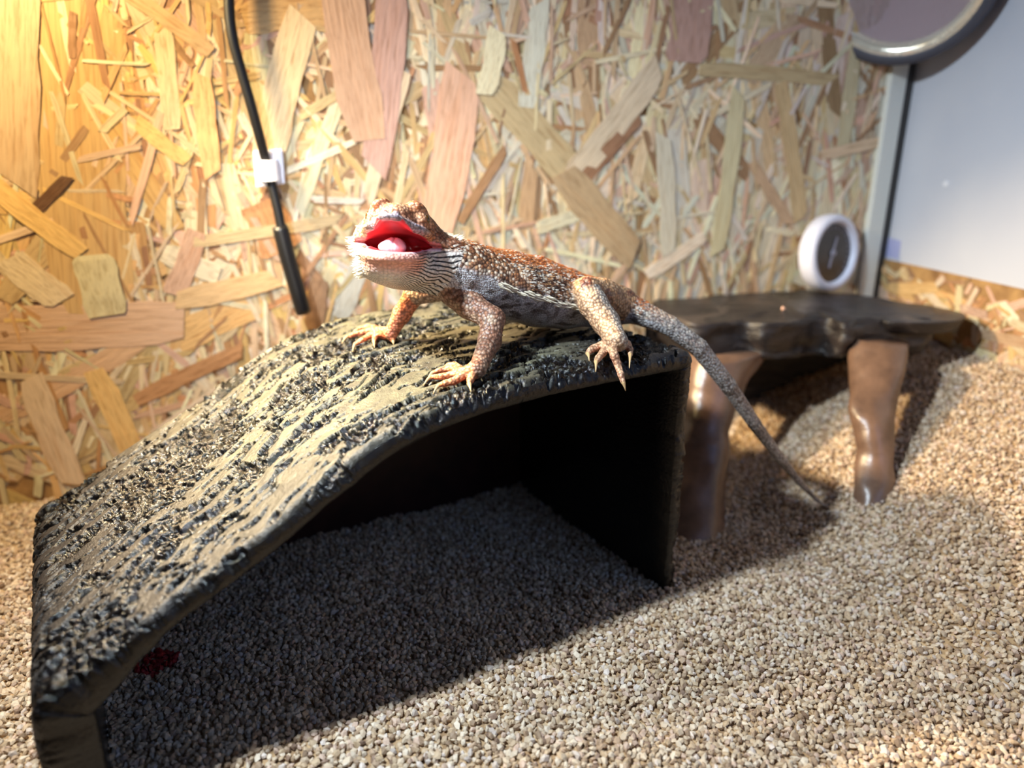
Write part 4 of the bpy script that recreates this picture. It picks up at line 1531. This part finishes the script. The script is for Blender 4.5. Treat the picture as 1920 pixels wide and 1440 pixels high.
tag(mbw.build('wire_mesh', wire, lampo), kind='stuff')
bq = lc - ln * 6.2
MB().tube([bq, bq + np.array([1.0, 2.0, .8]), np.array([bq[0] + 1.5, YB, bq[2] + 1.0])], .35, 12).build('bracket', hood, lampo, True)

# ------------------------------------------------------------------ grain
icot = (1 + 5 ** .5) / 2
IV = np.array([(-1, icot, 0), (1, icot, 0), (-1, -icot, 0), (1, -icot, 0), (0, -1, icot), (0, 1, icot), (0, -1, -icot), (0, 1, -icot), (icot, 0, -1), (icot, 0, 1), (-icot, 0, -1), (-icot, 0, 1)], float)
IV /= np.linalg.norm(IV[0])
IF = np.array([(0, 11, 5), (0, 5, 1), (0, 1, 7), (0, 7, 10), (0, 10, 11), (1, 5, 9), (5, 11, 4), (11, 10, 2), (10, 7, 6), (7, 1, 8), (3, 9, 4), (3, 4, 2), (3, 2, 6), (3, 6, 8), (3, 8, 9),
               (4, 9, 5), (2, 4, 11), (6, 2, 10), (8, 6, 7), (9, 8, 1)], np.int64)
gs = 0.150
xs, ys = np.meshgrid(np.arange(-24, XR - .1, gs), np.arange(6.5, YB - .1, gs), indexing='ij')
xs = (xs + rng.uniform(-.5, .5, xs.shape) * gs * .9).ravel(); ys = (ys + rng.uniform(-.5, .5, ys.shape) * gs * .9).ravel()
zs = sand_z(xs, ys)
P = np.stack([xs, ys, zs], 1)
u_, v_, F_ = project(P)
ok = (F_ > 5) & (u_ > -400) & (u_ < 2800) & (v_ < 1800) & (v_ > 300) & (xs < XR - .15)
P = P[ok]
tq, sq = (P - HC) @ EL, (P - HC) @ ED
ins_h = (tq > -.05) & (tq < HL + .05) & (sq > -.05) & (sq < HD + .05)
P = P[~(ins_h & ((tq < .62) | (tq > HL - 1.2) | (sq > HD - .72)))]
ng = len(P)
P[:, 2] += rng.uniform(-.04, .05, ng)
scl = rng.uniform(.075, .125, ng)[:, None] * np.stack([rng.uniform(.9, 1.35, ng), rng.uniform(.75, 1.1, ng), rng.uniform(.55, .85, ng)], 1)
qr = rng.normal(size=(ng, 4)); qr /= np.linalg.norm(qr, axis=1)[:, None]
w, x, y, z = qr.T
Rm = np.stack([np.stack([1 - 2 * (y * y + z * z), 2 * (x * y - z * w), 2 * (x * z + y * w)], -1), np.stack([2 * (x * y + z * w), 1 - 2 * (x * x + z * z), 2 * (y * z - x * w)], -1),
               np.stack([2 * (x * z - y * w), 2 * (y * z + x * w), 1 - 2 * (x * x + y * y)], -1)], 1)
tmpl = np.stack([IV * (1 + (np.random.default_rng(k).random((12, 1)) - .5) * .5) for k in range(12)])
tv_ = tmpl[rng.integers(0, 12, ng)] * scl[:, None, :]
GV = np.einsum('nij,nkj->nki', Rm, tv_) + P[:, None, :]
GF = (IF[None] + (np.arange(ng) * 12)[:, None, None]).reshape(-1, 3)
pal_ = np.array([C(204, 182, 154), C(190, 164, 132), C(214, 196, 172), C(178, 150, 122), C(200, 172, 150), C(156, 130, 104), C(208, 192, 178), C(134, 108, 88)])
gc = pal_[rng.choice(8, ng, p=[.24, .2, .18, .12, .1, .07, .06, .03])] * rng.uniform(.85, 1.12, ng)[:, None]
rd = on_z(293, 1238, 0.1)
dist_ = np.hypot((P[:, 0] - rd[0]), (P[:, 1] - rd[1]))
gc = np.where((dist_ < .56 + .06 * rng.random(ng))[:, None], C(150, 36, 32) * rng.uniform(.7, 1.2, ng)[:, None], gc)
gmat = NT('crushed_shell_grain')
gmat.p(Base_Color=gmat.attr('base'), Roughness=0.62)
o = mesh_obj('substrate_grains', GV.reshape(-1, 3), GF, gmat.m, None, False, cols=np.repeat(gc, 12, 0))
tag(o, 'loose beige crushed grain covering the whole floor of the enclosure', 'substrate', kind='stuff')
print('grains', ng, 'dragon verts', len(V))

for (x_, y_), w_ in (((1468, 581), 'tiny pale crumb on the front part of the dark ledge'), ((1415, 545), 'tiny pale crumb near the back of the dark ledge')):
    c_ = on_z(x_, y_, ZT + .10)
    sv = np.array([v_.co for v_ in slab.data.vertices]) / CM + np.array([21.5, 29.5, 1.0])
    dd = np.hypot(sv[:, 0] - c_[0], sv[:, 1] - c_[1])
    nr = np.argsort(dd)[:6]
    c_ = np.array([c_[0], c_[1], sv[nr, 2].max() + .04])
    tag(mesh_obj('crumb', c_ + tmpl[3] * .12, [tuple(f) for f in IF], plain('pale_crumb', rgb(222, 176, 150), 0.6)), w_, 'crumb')
